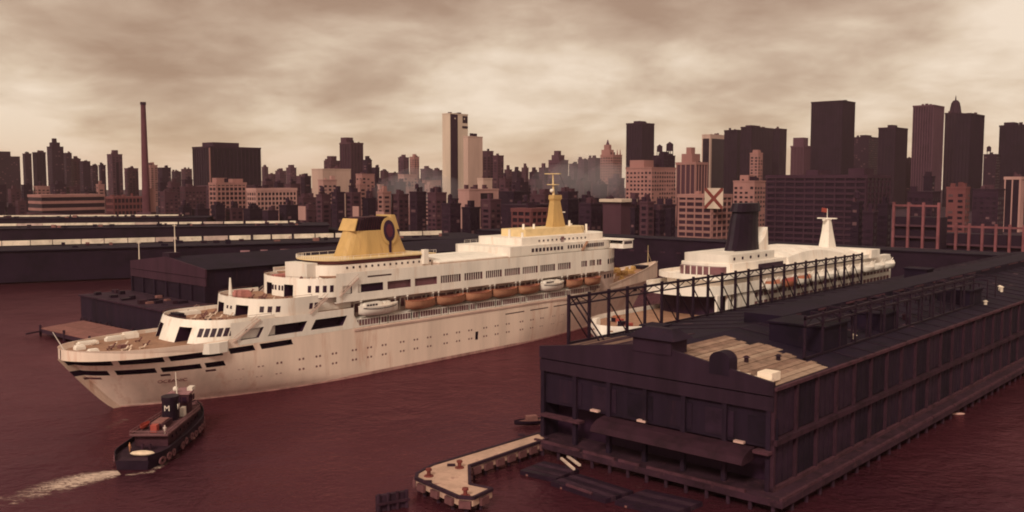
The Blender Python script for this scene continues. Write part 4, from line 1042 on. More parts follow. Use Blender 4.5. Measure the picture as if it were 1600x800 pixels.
# roof
RZ0, RZ1 = 19.76, 22.9
def rz(y): return RZ0 + (RZ1 - RZ0) * (1 - abs(y + PW / 2) / (PW / 2))
PLK = 26.0
m_ = MB()
for y0, y1 in ((-PW - .6, -PW / 2), (-PW / 2, .6)):
    m_.add([(.3, y0, rz(y0)), (PL, y0, rz(y0)), (PL, y1, rz(y1)), (.3, y1, rz(y1))], [(0, 1, 2, 3)])
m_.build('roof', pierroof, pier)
rnd = random.Random(5)
plm = [lightwood, M('weathered_planks_b', (.22, .13, .10), .8, .4, .4, stain=(.08, .05, .05), cast=False), M('weathered_planks_c', (.38, .26, .20), .8, .3, .4, cast=False)]; pld = M('tarred_planks', (.085, .052, .050), .9, .4, .4)
y = -PW + .2; k = 0
while y < -1.6:
    w = 1.15; a0 = .9 + rnd.random() * .8; a1 = PLK - abs(y + 34) * .12 - rnd.random() * 4
    if not (-27 < y < -20):
        zc_ = lambda q: rz(q) + .12 + (k % 2) * .05
        MB().add([(a0, y, rz(y) + .02), (a1, y, rz(y) + .02), (a1, y + w, rz(y + w) + .02), (a0, y + w, rz(y + w) + .02), (a0, y, zc_(y)), (a1, y, zc_(y)), (a1, y + w, zc_(y + w)), (a0, y + w, zc_(y + w))],
                 [(3,2,1,0),(4,5,6,7),(0,1,5,4),(1,2,6,5),(2,3,7,6),(3,0,4,7)]).build('roof_plank', rnd.choice(plm) if y < -27 else rnd.choice((pld, pld, plm[1])), pier)
    y += w + .16; k += 1
for i in range(9):              # pale gutter pieces behind the right half of the gable
    y0 = -31.5 - i * 1.9; MB().box(.5, 1.0, y0 - 1.6, y0, rz(y0) + .25, rz(y0) + .75).build('gutter_piece', pale, pier)
MB().box(1.2, 4.2, -48.2, -45.6, rz(-46) + .2, rz(-46) + 1.6).build('roof_hatch', pale, pier)
seam = M('roof_seam_tar', (.034, .022, .028), .8, .4, .5); patch = [pierroof, M('roof_patch_felt', (.046, .028, .032), .9, .5, .3), M('roof_patch_tin', (.085, .055, .055), .7, .5, .4)]
rp = random.Random(77)
for i in range(36):
    x = 33 + i * 8.2 + rp.uniform(-.6, .6)
    for y0, y1 in ((-PW - .4, -PW / 2), (-PW / 2, .4)):
        MB().add([(x, y0, rz(y0) + .02), (x + .25, y0, rz(y0) + .02), (x + .25, y1, rz(y1) + .02), (x, y1, rz(y1) + .02), (x, y0, rz(y0) + .16), (x + .25, y0, rz(y0) + .16), (x + .25, y1, rz(y1) + .16), (x, y1, rz(y1) + .16)],
                 [(3,2,1,0),(4,5,6,7),(0,1,5,4),(1,2,6,5),(2,3,7,6),(3,0,4,7)]).build('roof_seam', seam, pier)
for i in range(34):
    x = rp.uniform(30, 300); y = rp.choice((rp.uniform(-47, -31), rp.uniform(-18, -3))); a_, b2 = rp.uniform(1, 4), rp.uniform(.8, 2.6)
    MB().add([(x, y, rz(y) + .06), (x + a_, y, rz(y) + .06), (x + a_, y + b2, rz(y + b2) + .06), (x, y + b2, rz(y + b2) + .06), (x, y, rz(y) - .05), (x + a_, y, rz(y) - .05), (x + a_, y + b2, rz(y + b2) - .05), (x, y + b2, rz(y + b2) - .05)],
             [(0,1,2,3),(7,6,5,4),(4,5,1,0),(5,6,2,1),(6,7,3,2),(7,4,0,3)]).build('roof_patch', rp.choice(patch), pier)
# cupola and round headed vent on the gable
m_ = MB(); m_.box(-.6, 4.5, -30.2, -22.2, 22.6, 25.2); cu = m_.build('cupola', pierband, pier)
m_ = MB(); m_.add([(-1.3, -31.2, 25.2), (5.2, -31.2, 25.2), (5.2, -21.2, 25.2), (-1.3, -21.2, 25.2), (1.2, -29, 26.9), (3, -29, 26.9), (3, -23.4, 26.9), (1.2, -23.4, 26.9)], [(3,2,1,0),(4,5,6,7),(0,1,5,4),(1,2,6,5),(2,3,7,6),(3,0,4,7)]); m_.build('cupola_roof', pierwall, cu)
pr_ = [(-41.4, 20.6), (-37.6, 20.6), (-37.6, 23.0)] + [(-39.5 + 1.9 * math.cos(math.pi * i / 10), 23.0 + 1.5 * math.sin(math.pi * i / 10)) for i in range(1, 10)] + [(-41.4, 23.0)]
n = len(pr_); MB().add([(-.45, y, z) for y, z in pr_] + [(2.2, y, z) for y, z in pr_], [tuple(range(n)), tuple(range(2*n-1, n-1, -1))] + [(i, n+i, n+(i+1) % n, (i+1) % n) for i in range(n)]).build('round_vent', pierwall, pier)
# roof monitor and dark roof houses
mo = MB().box(44, PL - 6, -29, -20, 22.0, 24.6).build('roof_monitor', pierroof, pier)
for i in range(18): MB().box(46 + i * 15, 46 + i * 15 + rnd.uniform(5, 12), -29.25, -29.02, 24.0, 24.4).build('monitor_gutter', string, mo)
for (a, b, c, d, h) in ((30, 41, -44, -33, 4.2), (62, 70, -43, -36, 3.2), (20, 24, -14, -10, 2.0), (118, 128, -44, -36, 3.4), (170, 176, -16, -9, 3)):
    m_ = MB(); m_.box(a, b, c, d, rz((c + d) / 2) - .8, rz((c + d) / 2) + h); m_.box(a - .4, b + .4, c - .4, d + .4, rz((c + d) / 2) + h, rz((c + d) / 2) + h + .35); m_.build('roof_house', pierroof, pier)
for i in range(14):
    y = -46 + rnd.random() * 12; x = 8 + rnd.random() * 150; h = rnd.uniform(.5, 1.4)
    m_ = MB(); m_.tube((x, y, rz(y)), (x, y, rz(y) + h), .4, .4, 8); m_.tube((x, y, rz(y) + h), (x, y, rz(y) + h + .35), .7, .2, 8); m_.build('roof_ventilator', rnd.choice((steel, rust, pale)), pier)

# ------------------------------------------------------------------ steel gantries on the roof
def gantry(label, y, p0, n, st, z0, z1, r=.26, diag=True):
    g = thing('steel_gantry', label, 'gantry', tuple(PO + PV * y), PH, 'gantry trusses on the pier roof'); x1 = p0 + st * (n - 1)
    for z, h in ((z1, .5), (z1 - 1.5, .3), (z0 + .5, .35)):
        MB().box(p0 - .2, x1 + .2, -.2, .2, z - h / 2, z + h / 2).build('chord', steel, g)
    pm = MB().box(-r, r, -r, r, z0, z1 + .6).mesh('post'); pm.materials.append(steel)
    dm = MB().beam((0, 0, z1 - 1.6), (st, 0, z0 + .6), .2, .2).mesh('diagonal'); dm.materials.append(steel)
    dm2 = MB().beam((0, .05, z1 - 1.5), (st / 2, .05, z1), .15, .15).beam((st / 2, .05, z1), (st, .05, z1 - 1.5), .15, .15).mesh('lacing'); dm2.materials.append(steel)
    for i in range(n):
        link('post', pm, g, (p0 + i * st, 0, 0))
        if i < n - 1:
            if diag and i != 1: link('diagonal', dm, g, (p0 + i * st, .3, 0))
            link('lacing', dm2, g, (p0 + i * st, 0, 0))
    return g
g = gantry('tall steel truss gantry along the pier roof in front of the docked ship', -.4, 8.2, 23, 6.75, 19.7, 29.4)
for dx in (1.6, 3.2): MB().beam((8.2 + dx, .5, 29), (8.2 + 3.3 + dx, -4.5, 19.9), .3, .3).build('raking_strut', steel, g)
gantry('thin dark gantry frame on the right slope of the pier roof', -44.0, 22, 14, 7.6, 20.2, 28.0, .2, False)

fr_ = thing('steel_gantry', 'low tangle of dark portal frames on the right slope of the pier roof', 'gantry', tuple(PO), PH, 'gantry trusses on the pier roof')
for i in range(15):
    x = 38 + i * 7.6; h = 25.6 + (i % 3) * .4
    for y in (-43, -34.5): MB().box(x - .16, x + .16, y - .16, y + .16, rz(y), h).build('post', steel, fr_)
    MB().box(x - .14, x + .14, -43.2, -34.3, h - .35, h).build('cross_beam', steel, fr_)
    MB().beam((x, -43, h - .3), (x + 7.6, -34.5, h - .5), .16, .16).build('diagonal', steel, fr_)
    MB().beam((x, -34.5, rz(-34.5) + .3), (x + 7.6, -34.5, h - .4), .16, .16).build('diagonal', steel, fr_)
# ------------------------------------------------------------------ concrete catwalk and dolphin with bollards
dz = 2.7
poly = [(842, 677), (855, 686), (733, 728), (734, 757), (769, 764), (739, 778), (716, 776), (650, 747), (652, 740), (676, 727)]
wp = [atz(x, y, dz) for x, y in poly]; org = atz(718, 735, 0)
dol = thing('mooring_dolphin', 'pale concrete mooring platform with walkway jutting out from the pier', 'mooring platform', (org.x, org.y, 0))
pts = [(p.x - org.x, p.y - org.y) for p in wp]
ar = sum(pts[i][0] * pts[(i+1) % len(pts)][1] - pts[(i+1) % len(pts)][0] * pts[i][1] for i in range(len(pts)))
if ar < 0: pts = pts[::-1]
MB().prism(pts, 1.3, dz).build('slab', concrete, dol)
for i in range(len(pts)):
    a, b = Vector((*pts[i], 0)), Vector((*pts[(i+1) % len(pts)], 0))
    MB().beam((a.x, a.y, dz - .05), (b.x, b.y, dz - .05), .55, .5).build('kerb_timber', pile, dol)
    n_ = max(1, int((b - a).length / 3.2))
    for k in range(n_):
        c = a.lerp(b, (k + .5) / n_); d = (b - a).normalized(); nrm = Vector((d.y, -d.x, 0)); c = c + nrm * .35
        MB().box(-1.0, 1.0, -.25, .25, 1.0, 2.2).build('fender_block', M('fender_timber', (.20, .11, .095), .9, .4, .6), dol)
        f = COL.objects[-1]; f.location = (c.x, c.y, 0); f.rotation_euler = (0, 0, math.atan2(d.y, d.x))
        link('pile', pm, dol, (c.x - nrm.x * .8, c.y - nrm.y * .8, 0))
bol = M('bollard_rust_red', (.24, .075, .05), .7, .4, .9)
for (bx, by) in ((718, 731), (670, 744), (727, 775)):
    p = atz(bx, by, dz) - org; m_ = MB(); m_.tube((p.x, p.y, dz), (p.x, p.y, dz + .18), .85, .75, 12); m_.tube((p.x, p.y, dz + .18), (p.x, p.y, dz + 1.0), .34, .34, 12); m_.tube((p.x, p.y, dz + 1.0), (p.x, p.y, dz + 1.35), .55, .5, 12)
    m_.build('bollard', bol, dol)
for (bx, by) in ((668, 754), (705, 728), (815, 681)):
    p = atz(bx, by, dz) - org; m_ = MB(); m_.box(p.x - .7, p.x + .7, p.y - .3, p.y + .3, dz, dz + .35); m_.build('cleat', rust, dol)
p = atz(612, 795, 0)
fl = thing('fender_float', 'dark timber fender frame hanging at the left of the mooring platform', 'fender', (p.x, p.y, 0), .5)
MB().box(-2.6, 2.6, -.4, .4, -.5, 2.6).build('frame_board', pile, fl)
for k in range(4): MB().tube((-2.4 + 1.6 * k, -.6, -1.5), (-2.4 + 1.6 * k, -.6, 3.0), .3, .28, 7).build('pile', rust if k == 2 else pile, fl)
MB().box(-2.8, 2.8, -1.0, -.7, 1.2, 1.6).build('waler', rust, fl)
# small workboat moored by the pier corner
p = atz(833, 664, 0); wb = thing('work_boat', 'small brown work boat moored at the left corner of the pier', 'boat', (p.x, p.y, .1), hrot(75))
r = boat_mesh(8.5, 2.8, 1.1); MB().loft(r, cap=False, closed=False).build('boat_hull', steel, wb, smooth=True)
MB().add([(a[0][0], a[0][1] * .93, .85) for a in r] + [(a[6][0], a[6][1] * .93, .85) for a in r], [(i, i + 1, len(r) + i + 1, len(r) + i) for i in range(len(r) - 1)]).build('deck', brown, wb)
MB().box(-1.6, .8, -.8, .8, .85, 2.0).build('cabin', brown, wb)
# timber floats and loose beams in front of the pier
FL = [((812, 735), (868, 748), (905, 735), (850, 720), 'dark timber float nearest the concrete walkway'), ((860, 752), (945, 780), (985, 762), (905, 740), 'dark timber float in front of the pier canopy'), ((960, 782), (1050, 803), (1100, 785), (1010, 764), 'dark timber float at the bottom edge in front of the pier')]
for i, (a, b, c, d, lb) in enumerate(FL):
    q = [atz(x, y, .8) for x, y in (a, b, c, d)]; ce = sum(q, Vector()) / 4; f = thing('timber_float', lb, 'float', (ce.x, ce.y, 0), 0, 'timber floats before the pier')
    e1 = (q[1] - q[0]); e2 = (q[3] - q[0]); nq = 5
    for k in range(nq):
        s0 = q[0] + e2 * ((k + .06) / nq) - ce; s1 = q[0] + e2 * ((k + .94) / nq) - ce
        pp = [(s0.x, s0.y), (s0.x + e1.x, s0.y + e1.y), (s1.x + e1.x, s1.y + e1.y), (s1.x, s1.y)]
        MB().prism(pp, -.4, .8 + .05 * (k % 2)).build('float_log', pile if k % 2 else steel, f)
    MB().beam((q[0] + e1 * .2 - ce) + Vector((0, 0, .2)), (q[3] + e1 * .2 - ce) + Vector((0, 0, .2)), .4, .3).build('cross_beam', brown, f)
for (a, b, z, lb, mt) in (((877, 716), (897, 733), 1.02, 'pale loose timber lying left on the float by the walkway', M('pale_timber', (.70, .52, .44), .8, .3)), ((887, 713), (906, 727), 1.02, 'pale loose timber lying right on the float by the walkway', M('pale_timber', (.7, .5, .4))),
                       ((856, 696), (897, 707), .12, 'brown timber floating beside the end of the concrete walkway', string), ((885, 757), (925, 771), 1.02, 'brown loose timber on the middle dark float', string)):
    A, B_ = atz(*a, z), atz(*b, z); ce = (A + B_) / 2; m_ = MB(); m_.beam(A - ce, B_ - ce, .42, .36); o_ = m_.build('timber_beam', mt, None, label=lb, cat='timber', group='loose timbers before the pier'); o_.location = ce

# ================================================================== NEIGHBOURING PIER behind the stern
lp = thing('pier_shed', 'dark neighbouring pier shed with brown gabled front behind the stern', 'pier shed', (-147, 360, 0), PH)
MB().box(-19, 0, -60, 2.5, .8, 9.6).build('pier_end_block', pierwall, lp)
MB().box(-19.6, -.4, -60.5, 3.0, 9.6, 10.2).build('pier_end_deck', M('pier_end_deck', (.055, .034, .040), .9, .5, .3, stain=(.11, .05, .05)), lp)
for i in range(16): link('pile', pm, lp, (-19.3, 2 - i * 4, 0)); 
rnd = random.Random(21)
for i in range(16):
    x = rnd.uniform(-17, -3); y = rnd.uniform(-50, 0); a = rnd.uniform(.6, 1.8); m_ = MB(); m_.box(x - a, x + a, y - .8, y + .8, 10.2, 10.2 + rnd.uniform(.5, 1.6)); m_.build('deck_load', rnd.choice((rust, steel, steel, brown)), lp)
MB().box(0, 230, -55, 0, 2, 16).build('shed_wall', M('shed_dark', (.030, .019, .026), .85, .4, .3), lp)
lb_ = M('shed_front_boards', (.075, .044, .046), .85, .25, .2, streak=True)
MB().box(-.5, 0, -55.4, .4, 16, 18.8).build('front_band', lb_, lp)
gp = [(-55.4, 19.0), (.4, 19.0), (.4, 22.0), (-27.5, 25.0), (-55.4, 22.0)]; n = len(gp)
MB().add([(-.5, y, z) for y, z in gp] + [(.2, y, z) for y, z in gp], [tuple(range(n)), tuple(range(2*n-1, n-1, -1))] + [(i, n+i, n+(i+1) % n, (i+1) % n) for i in range(n)]).build('gable_front', lb_, lp)
MB().add([(.2, -55.8, 21.9), (230, -55.8, 21.9), (230, -27.5, 24.8), (.2, -27.5, 24.8), (.2, .8, 21.9), (230, .8, 21.9)], [(0, 1, 2, 3), (3, 2, 5, 4)]).build('roof', pierroof, lp)
MB().box(.2, 230, -55.0, -54.6, 16, 21.9).build('upper_wall', pierwall, lp); MB().box(.2, 230, -.4, 0, 16, 21.9).build('upper_wall', pierwall, lp)
for i in range(7): MB().box(-.7, .0, -54.6 + i * 9.0 - .4, -54.6 + i * 9.0 + .4, 10.2, 16).build('front_post', pierwall, lp)
MB().box(-.3, 4, -30, -25, 24.6, 26.4).build('cupola', pierband, lp)
for (lx, ly, bz, tz, lb) in ((3.4, -27.5, 24.5, 36.7, 'tall thin pale pole rising above the neighbouring pier gable'), (2.0, -2.0, 21.9, 29.2, 'short thin pole at the left end of the neighbouring pier gable')):
    base = Vector((-147, 360, bz)) + PU * lx + PV * ly
    m_ = MB(); m_.tube((0, 0, 0), (0, 0, tz - bz), .26, .14, 6); m_.box(-.7, .7, -.12, .12, tz - bz - .6, tz - bz - .4); o_ = m_.build('pole', pale, None, label=lb, cat='pole', group='poles on the neighbouring pier'); o_.location = base
# timber dolphin platform behind the stern
q = [atz(x, y, 2.4) for x, y in ((63, 513), (130, 501), (188, 516), (140, 531))]; ce = sum(q, Vector()) / 4
td = thing('timber_platform', 'brown planked mooring platform just behind the stern of the big ship', 'mooring platform', (ce.x, ce.y, 0))
MB().prism([((p - ce).x, (p - ce).y) for p in q[::-1]], .9, 2.2).build('crib', pile, td)
e1, e2 = q[3] - q[0], q[1] - q[0]
for k in range(9):
    s0 = q[0] + e2 * ((k + .03) / 9) - ce; s1 = q[0] + e2 * ((k + .97) / 9) - ce
    MB().prism([(s0.x, s0.y), (s0.x + e1.x, s0.y + e1.y), (s1.x + e1.x, s1.y + e1.y), (s1.x, s1.y)], 2.22, 2.5).build('plank', M('platform_planks', (.27, .15, .11), .85, .3, .4), td)
for f1, f2 in ((0, 0), (1, 0), (0, 1), (1, 1), (.5, 0), (.5, 1)):
    p = q[0] + e1 * f1 + e2 * f2 - ce; MB().tube((p.x, p.y, -2), (p.x, p.y, 3.6), .45, .4, 7).build('pile', pile, td)
A = atz(40, 522, 1.2); B_ = atz(72, 516, 1.6); ce2 = (A + B_) / 2
o_ = MB().beam(A - ce2, B_ - ce2, .5, .5).build('timber_boom', pile, None, label='dark timber boom floating left of the planked platform', cat='boom'); o_.location = ce2

# ================================================================== FAR PIERS WITH BRIGHT ROOF STRIPS
def far_pier(label, pa, pb, z, wall_off, wall_h, ext, seg, gap_from, shutters=(), matwall=None, sh=1.5):
    A = atz(*pa, z); B_ = atz(*pb, z); u = (B_ - A); Ln = u.length; u.normalize(); u.z = 0; v = Vector((-u.y, u.x, 0)); ang = math.atan2(u.y, u.x)
    o = thing('pier_shed', label, 'pier shed', (A.x, A.y, 0), ang)
    MB().box(-ext, Ln + 25, -wall_off, 26, .6, wall_h).build('shed_wall', matwall or M('far_pier_wall', (.030, .019, .026), .85, .4, .1), o)
    MB().box(-ext - 1, Ln + 26, -wall_off - 1, 27, wall_h, wall_h + .5).build('roof', pierroof, o)
    MB().box(-ext, Ln + 5, 0, 12, wall_h + .5, z - sh).build('roof_monitor', pierroof, o)
    x = -ext; k = 0; rn = random.Random(int(z * 10 + pa[1]))
    while x < Ln:
        w = seg * rn.uniform(.75, 1.15); w = min(w, Ln - x)
        MB().box(x, x + w, -.4, 1.0, z - sh, z).build('skylight_strip', pale if rn.random() > .2 else M('dirty_skylight', (.55, .42, .36), .7, .35, .15), o)
        x += w + (0.4 if x < gap_from else rn.uniform(.8, 2.0)); k += 1
    for _ in range(26):
        xv = rn.uniform(0, Ln); yv = rn.uniform(-wall_off + 2, -3); hv = rn.uniform(.8, 2.4)
        MB().box(xv, xv + rn.uniform(1, 4), yv, yv + rn.uniform(1, 3), wall_h + .5, wall_h + .5 + hv).build('roof_ventilator', rn.choice((pierroof, rust, steel, brown)), o)
    for (zs, x0, x1, stp, w, h) in shutters:
        xx = x0
        while xx < x1:
            MB().box(xx, xx + w * rn.uniform(.7, 1.1), -wall_off - .35, -wall_off - .02, zs, zs + h).build('shutter', M('reflected_light_shutter', (.34, .22, .21), .8, .4, .2), o); xx += stp  # pale tone imitates light reflected at the doors and loading platforms
    return o, Ln
far_pier('nearest far pier shed with long bright roof strip behind the funnel', (10, 376.5), (690, 360.5), 20, 34, 16.5, 120, 13, 75, shutters=[(12.6, 118, 250, 11.0, 5.2, 1.0), (7.2, 118, 190, 11.0, 5.0, 1.0)], sh=2.6)
far_pier('middle far pier shed with thinner bright roof strip', (10, 349.5), (462, 345), 20, 26, 17, 120, 17, 90, sh=1.7)
far_pier('farthest pier shed with thin continuous pale roof line, far left', (10, 336.5), (286, 335), 20, 20, 17.5, 120, 40, 300, sh=1.3)
# bulkhead sheds along the shore
for (t0, t1, h, lb) in ((-60, 330, 17.5, 'dark bulkhead shed along the shore behind both ships'), (345, 760, 12, 'lower dark bulkhead shed along the shore behind the funnel')):
    o = thing('bulkhead_shed', lb, 'shed', tuple(shore(t0, -3)), hrot(41.5))
    MB().box(0, 20, 0, t1 - t0, 0, h).build('wall', M('bulkhead_wall', (.034, .022, .029), .85, .4, .1), o); MB().box(-.6, 21, -.6, t1 - t0 + .6, h, h + .6).build('roof', pierroof, o)
    rn = random.Random(int(t0)); y = 4
    while y < t1 - t0 - 4:
        MB().box(-.35, -.02, y, y + 3, h * .55, h * .55 + 1.0).build('shutter', M('dim_shutter', (.085, .05, .055), .8, .4, .2), o); y += rn.uniform(8, 13)

# ================================================================== SECOND SHIP at the far side of the near pier
U2 = PO + PU * 57 + PV * 28
s2 = thing('cruise_ship', 'white cruise ship with black funnel docked behind the pier gantry', 'cruise ship', tuple(U2), PH)
B2 = 12.6; L2 = 190.0
def hb2(x, z):
    t = max(0, min(1, z / 13)); a = lerp(9, 0, t); f = lerp(178, L2, t); La = lerp(50, 22, t); Lf = lerp(75, 60, t); r = B2
    if x < a + La: r *= max(0, 1 - min(1, (a + La - x) / La) ** 2.2) ** lerp(.9, .5, t)
    if x > f - Lf: r *= max(0, 1 - min(1, (x - f + Lf) / Lf) ** 2.0)
    return r
rows = []
for z in (-1, 1, 4, 7, 10, 13, 15.2):
    t = max(0, min(1, z / 13)); a = lerp(9, 0, t); f = lerp(178, L2, t); n = 40
    xsn = [a + (f - a) * (.5 - .5 * math.cos(math.pi * i / n)) for i in range(n + 1)]
    rows.append([(x, -hb2(x, z), z) for x in xsn] + [(x, hb2(x, z), z) for x in xsn[::-1]])
MB().loft(rows, cap=False).build('hull', white, s2, smooth=True)
n = 40; xsn = [.4 + (L2 - .8) * (.5 - .5 * math.cos(math.pi * i / n)) for i in range(n + 1)]
MB().prism(poly_dedupe([(x, -hb2(x, 13) * .96) for x in xsn] + [(x, hb2(x, 13) * .96) for x in xsn[::-1]]), 13.6, 14.0).build('main_deck', teak, s2)
def blk(xa, xf, hw, z0, z1, ra, name='deck_house', mat=white, p=2.6):
    t = tier_outline(xa, xf, hw, ra, p=p); return MB().prism(ccw(t), z0, z1).build(name, mat, s2)
# aft lounge: two white bands with a dark verandah between
blk(40, 150, 9.6, 14.0, 20.6, 5, 'verandah_wall', dark); blk(33, 152, 12.3, 20.6, 21.0, 10, 'deck_slab', white)
m_ = MB().wall(tier_outline(33, 150, 12.4, 10)[::-1], 20.2, 23.0, -.3); m_.build('bulwark_band', white, s2)
for x in (38, 44, 48): MB().box(x, x + 1.6, -12.2, -11.4, 14.0, 20.4).build('stanchion', white, s2)
MB().box(49, 60, -12.2, -9.7, 14.0, 20.5).build('side_house', white, s2)
blk(42, 150, 10.0, 21.0, 24.4, 7); blk(39, 150, 12.2, 24.4, 24.8, 11, 'deck_slab')
m_ = MB().wall(tier_outline(39, 150, 12.2, 11)[::-1], 24.3, 25.8, -.3); m_.build('bulwark_band', white, s2)
blk(47, 55, 7.5, 24.8, 27.4, 4, 'wind_screen', promg); blk(50, 88, 9, 24.8, 28.2, 4); blk(50.5, 80, 8.2, 28.2, 30.8, 4)
for k in range(5): MB().box(46.8, 47.0, -4.4 + 2.1 * k, -4.1 + 2.1 * k, 24.8, 27.5).build('screen_post', white, s2)
MB().box(68, 84, -9.3, -9.0, 25.4, 27.2).build('dark_window', dark, s2)
for k in range(5): MB().box(54 + 5 * k, 54.9 + 5 * k, -8.32, -8.15, 29.2, 30.0).build('porthole', glass, s2)
# sloping fin behind the funnel
fp = [(60, 30.8), (89, 28.6), (88.0, 37.6), (86.6, 34.6), (83.5, 32.8), (77, 31.6), (69, 31.0)]
n = len(fp); MB().add([(x, -1.6, z) for x, z in fp] + [(x, 1.6, z) for x, z in fp], [tuple(range(n)), tuple(range(2*n-1, n-1, -1))] + [(i, n+i, n+(i+1) % n, (i+1) % n) for i in range(n)]).build('swept_fin', white, s2)
fun = MB().loft([[(cx_ + lx * math.cos(2*math.pi*i/20), wy * math.sin(2*math.pi*i/20), z) for i in range(20)] for (cx_, lx, wy, z) in ((74, 9.5, 3.6, 30.0), (74.5, 8.3, 3.3, 34), (75.2, 7.3, 3.0, 40.5), (76.0, 7.0, 2.9, 43.0))]).build('funnel', black, s2)
MB().loft([[(cx_ + lx * math.cos(2*math.pi*i/20), wy * math.sin(2*math.pi*i/20), z) for i in range(20)] for (cx_, lx, wy, z) in ((75.8, 7.8, 3.6, 43.0), (76.2, 7.0, 3.1, 45.6))]).build('funnel_cap', black, fun)
# domed roof, forward houses, mast
m_ = MB(); rr = []
for i in range(13):
    x = 87 + 64 * i / 12; h = 28.4 + 2.4 * math.sin(math.pi * min(1, (i + 1.2) / 9)) if i < 10 else 28.4 - (i - 9) * .5
    rr.append([(x, -10, 25.6), (x, -9.4, h - 1.3), (x, -5, h), (x, 5, h), (x, 9.4, h - 1.3), (x, 10, 25.6)])
m_.loft(rr).build('domed_roof', white, s2, smooth=False)
MB().box(86, 152, -10.4, 10.4, 24.6, 25.6).build('dome_base', white, s2)
MB().box(146, 154, -13.4, 13.4, 24.4, 27.4).build('bridge', white, s2)
for k in range(8): MB().box(153.98, 154.1, -12.6 + 3.2 * k, -10.0 + 3.2 * k, 25.8, 27.0).build('bridge_window', glass, s2)
ms = MB().loft([[(135, -2, 28), (141.5, -2, 28), (141.5, 2, 28), (135, 2, 28)], [(136.2, -1.4, 34), (139.8, -1.4, 34), (139.8, 1.4, 34), (136.2, 1.4, 34)], [(136.6, -1.1, 38.2), (138.6, -1.1, 38.2), (138.6, 1.1, 38.2), (136.6, 1.1, 38.2)]]).build('mast', white, s2)
MB().box(134.5, 140.5, -.5, .5, 38.2, 38.7).box(137, 138, -3.6, 3.6, 38.75, 39.1).build('radar_arm', white, ms)
MB().tube((137.5, 0, 39.1), (137.5, 0, 42.5), .15, .08).build('pole', white, ms)
MB().add([(137.3, 0, 41), (133.6, .5, 41.4), (133.8, .5, 42.9), (137.3, 0, 42.5)], [(0, 1, 2, 3)]).build('red_pennant', redm, ms)
MB().box(60, 170, -11.4, -9, 14.0, 24.4).build('side_house', white, s2); MB().box(60, 170, 9, 11.4, 14.0, 24.4).build('side_house', white, s2)
blk(148, 172, 11, 14.0, 23.4, 6)
for z in (15.2, 17.9):
    for k in range(34): MB().box(61 + 3.2 * k, 63.2 + 3.2 * k, -11.5, -11.38, z, z + 1.3).build('window', promg, s2)
B2L = [(67, orange), (78, redm), (88.5, orange), (99, white), (109.5, white), (120, white), (130.5, white), (141, white), (151, white), (161, white)]
OW = ['aftmost', 'second', 'third', 'fourth', 'fifth', 'sixth', 'seventh', 'eighth', 'ninth', 'foremost']
for i, (x, mt) in enumerate(B2L):
    p = U2 + PU * x - PV * 14.4; cn = 'orange' if mt is orange else ('red' if mt is redm else 'white')
    o = thing('lifeboat', '%s lifeboat on the docked ship, %s in the row behind the gantry' % (cn, OW[i] + ('' if i in (0, 9) else ' from aft')), 'lifeboat', (p.x, p.y, 19.6), PH, 'lifeboats of the docked ship')
    r = boat_mesh(9.2, 3.4, 2.1); MB().loft(r, cap=False, closed=False).build('boat_hull', white if mt is not redm else orange, o, smooth=True)
    MB().loft([[(a[0][0], a[0][1], a[0][2]), (a[0][0], a[0][1] * .5, a[0][2] + .75), (a[0][0], -a[0][1] * .5, a[0][2] + .75), (a[0][0], -a[0][1], a[0][2])] for a in r], closed=False).build('boat_cover', mt, o)
    for dx in (-3.6, 3.6): MB().beam((x + dx, -11.6, 19.0), (x + dx, -14.4, 23.6), .3, .3).build('davit', white, s2)
rnd = random.Random(9)
for i in range(9):              # gear on the docked ship's aft deck
    x = rnd.uniform(4, 17); y = rnd.uniform(-7, 7); m_ = MB(); m_.box(x - .9, x + .9, y - .7, y + .7, 14.0, 14.0 + rnd.uniform(.7, 1.8)); m_.build('deck_gear', rnd.choice((redm, orange, black, white, brown)), s2)

# ================================================================== TUG
tp = Vector((-69.6, 167.5, 0)); TH = 0.5
tug = thing('tugboat', 'black harbour tug pushing at the stern of the big ship', 'tugboat', tuple(tp), hrot(-TH))
LT = 36.0
def tb(x, z):
    t = x / LT; w = 4.9
    if t < .16: w *= .62 + .38 * math.sin(math.pi / 2 * t / .16)
    if t > .62: w *= max(.05, 1 - ((t - .62) / .38) ** 2.3)
    return w * lerp(.86, 1, (z + 1) / 2.5)
def tdz(x): return 1.7 + 1.9 * max(0, (x / LT - .35) / .65) ** 1.7
n = 26; rings = []
for i in range(n + 1):
    x = LT * i / n; d = tdz(x); rings.append([(x, -tb(x, d), d), (x + .0, -tb(x, 0), 0), (x, -tb(x, -1) * .8, -1.2), (x, tb(x, -1) * .8, -1.2), (x, tb(x, 0), 0), (x, tb(x, d), d)])
th_ = MB().loft(rings).build('hull', black, tug)
MB().add([(LT*i/n, -tb(LT*i/n, 2) + .3, tdz(LT*i/n) + .03) for i in range(n)] + [(LT*i/n, tb(LT*i/n, 2) - .3, tdz(LT*i/n) + .03) for i in range(n)], [(i, i+1, n+i+1, n+i) for i in range(n - 1)]).build('main_deck', M('tug_deck', (.055, .034, .036), .8, .4, .5), tug)
for side in (-1, 1):
    pts = [(LT*i/n, side * (tb(LT*i/n, 2) + .02)) for i in range(n + 1)]
    m_ = MB(); vs = []
    for (x, y) in pts: vs += [(x, y, tdz(x)), (x, y, tdz(x) + .95), (x, y - side * .16, tdz(x) + .95), (x, y - side * .16, tdz(x))]
    fs = []
    for i in range(n):
        for q in range(4): fs.append((4*i+q, 4*(i+1)+q, 4*(i+1)+(q+1) % 4, 4*i+(q+1) % 4))
    m_.add(vs, fs); m_.build('bulwark', black, tug)
tugh = M('tug_house_paint', (.090, .044, .042), .7, .4, .5)
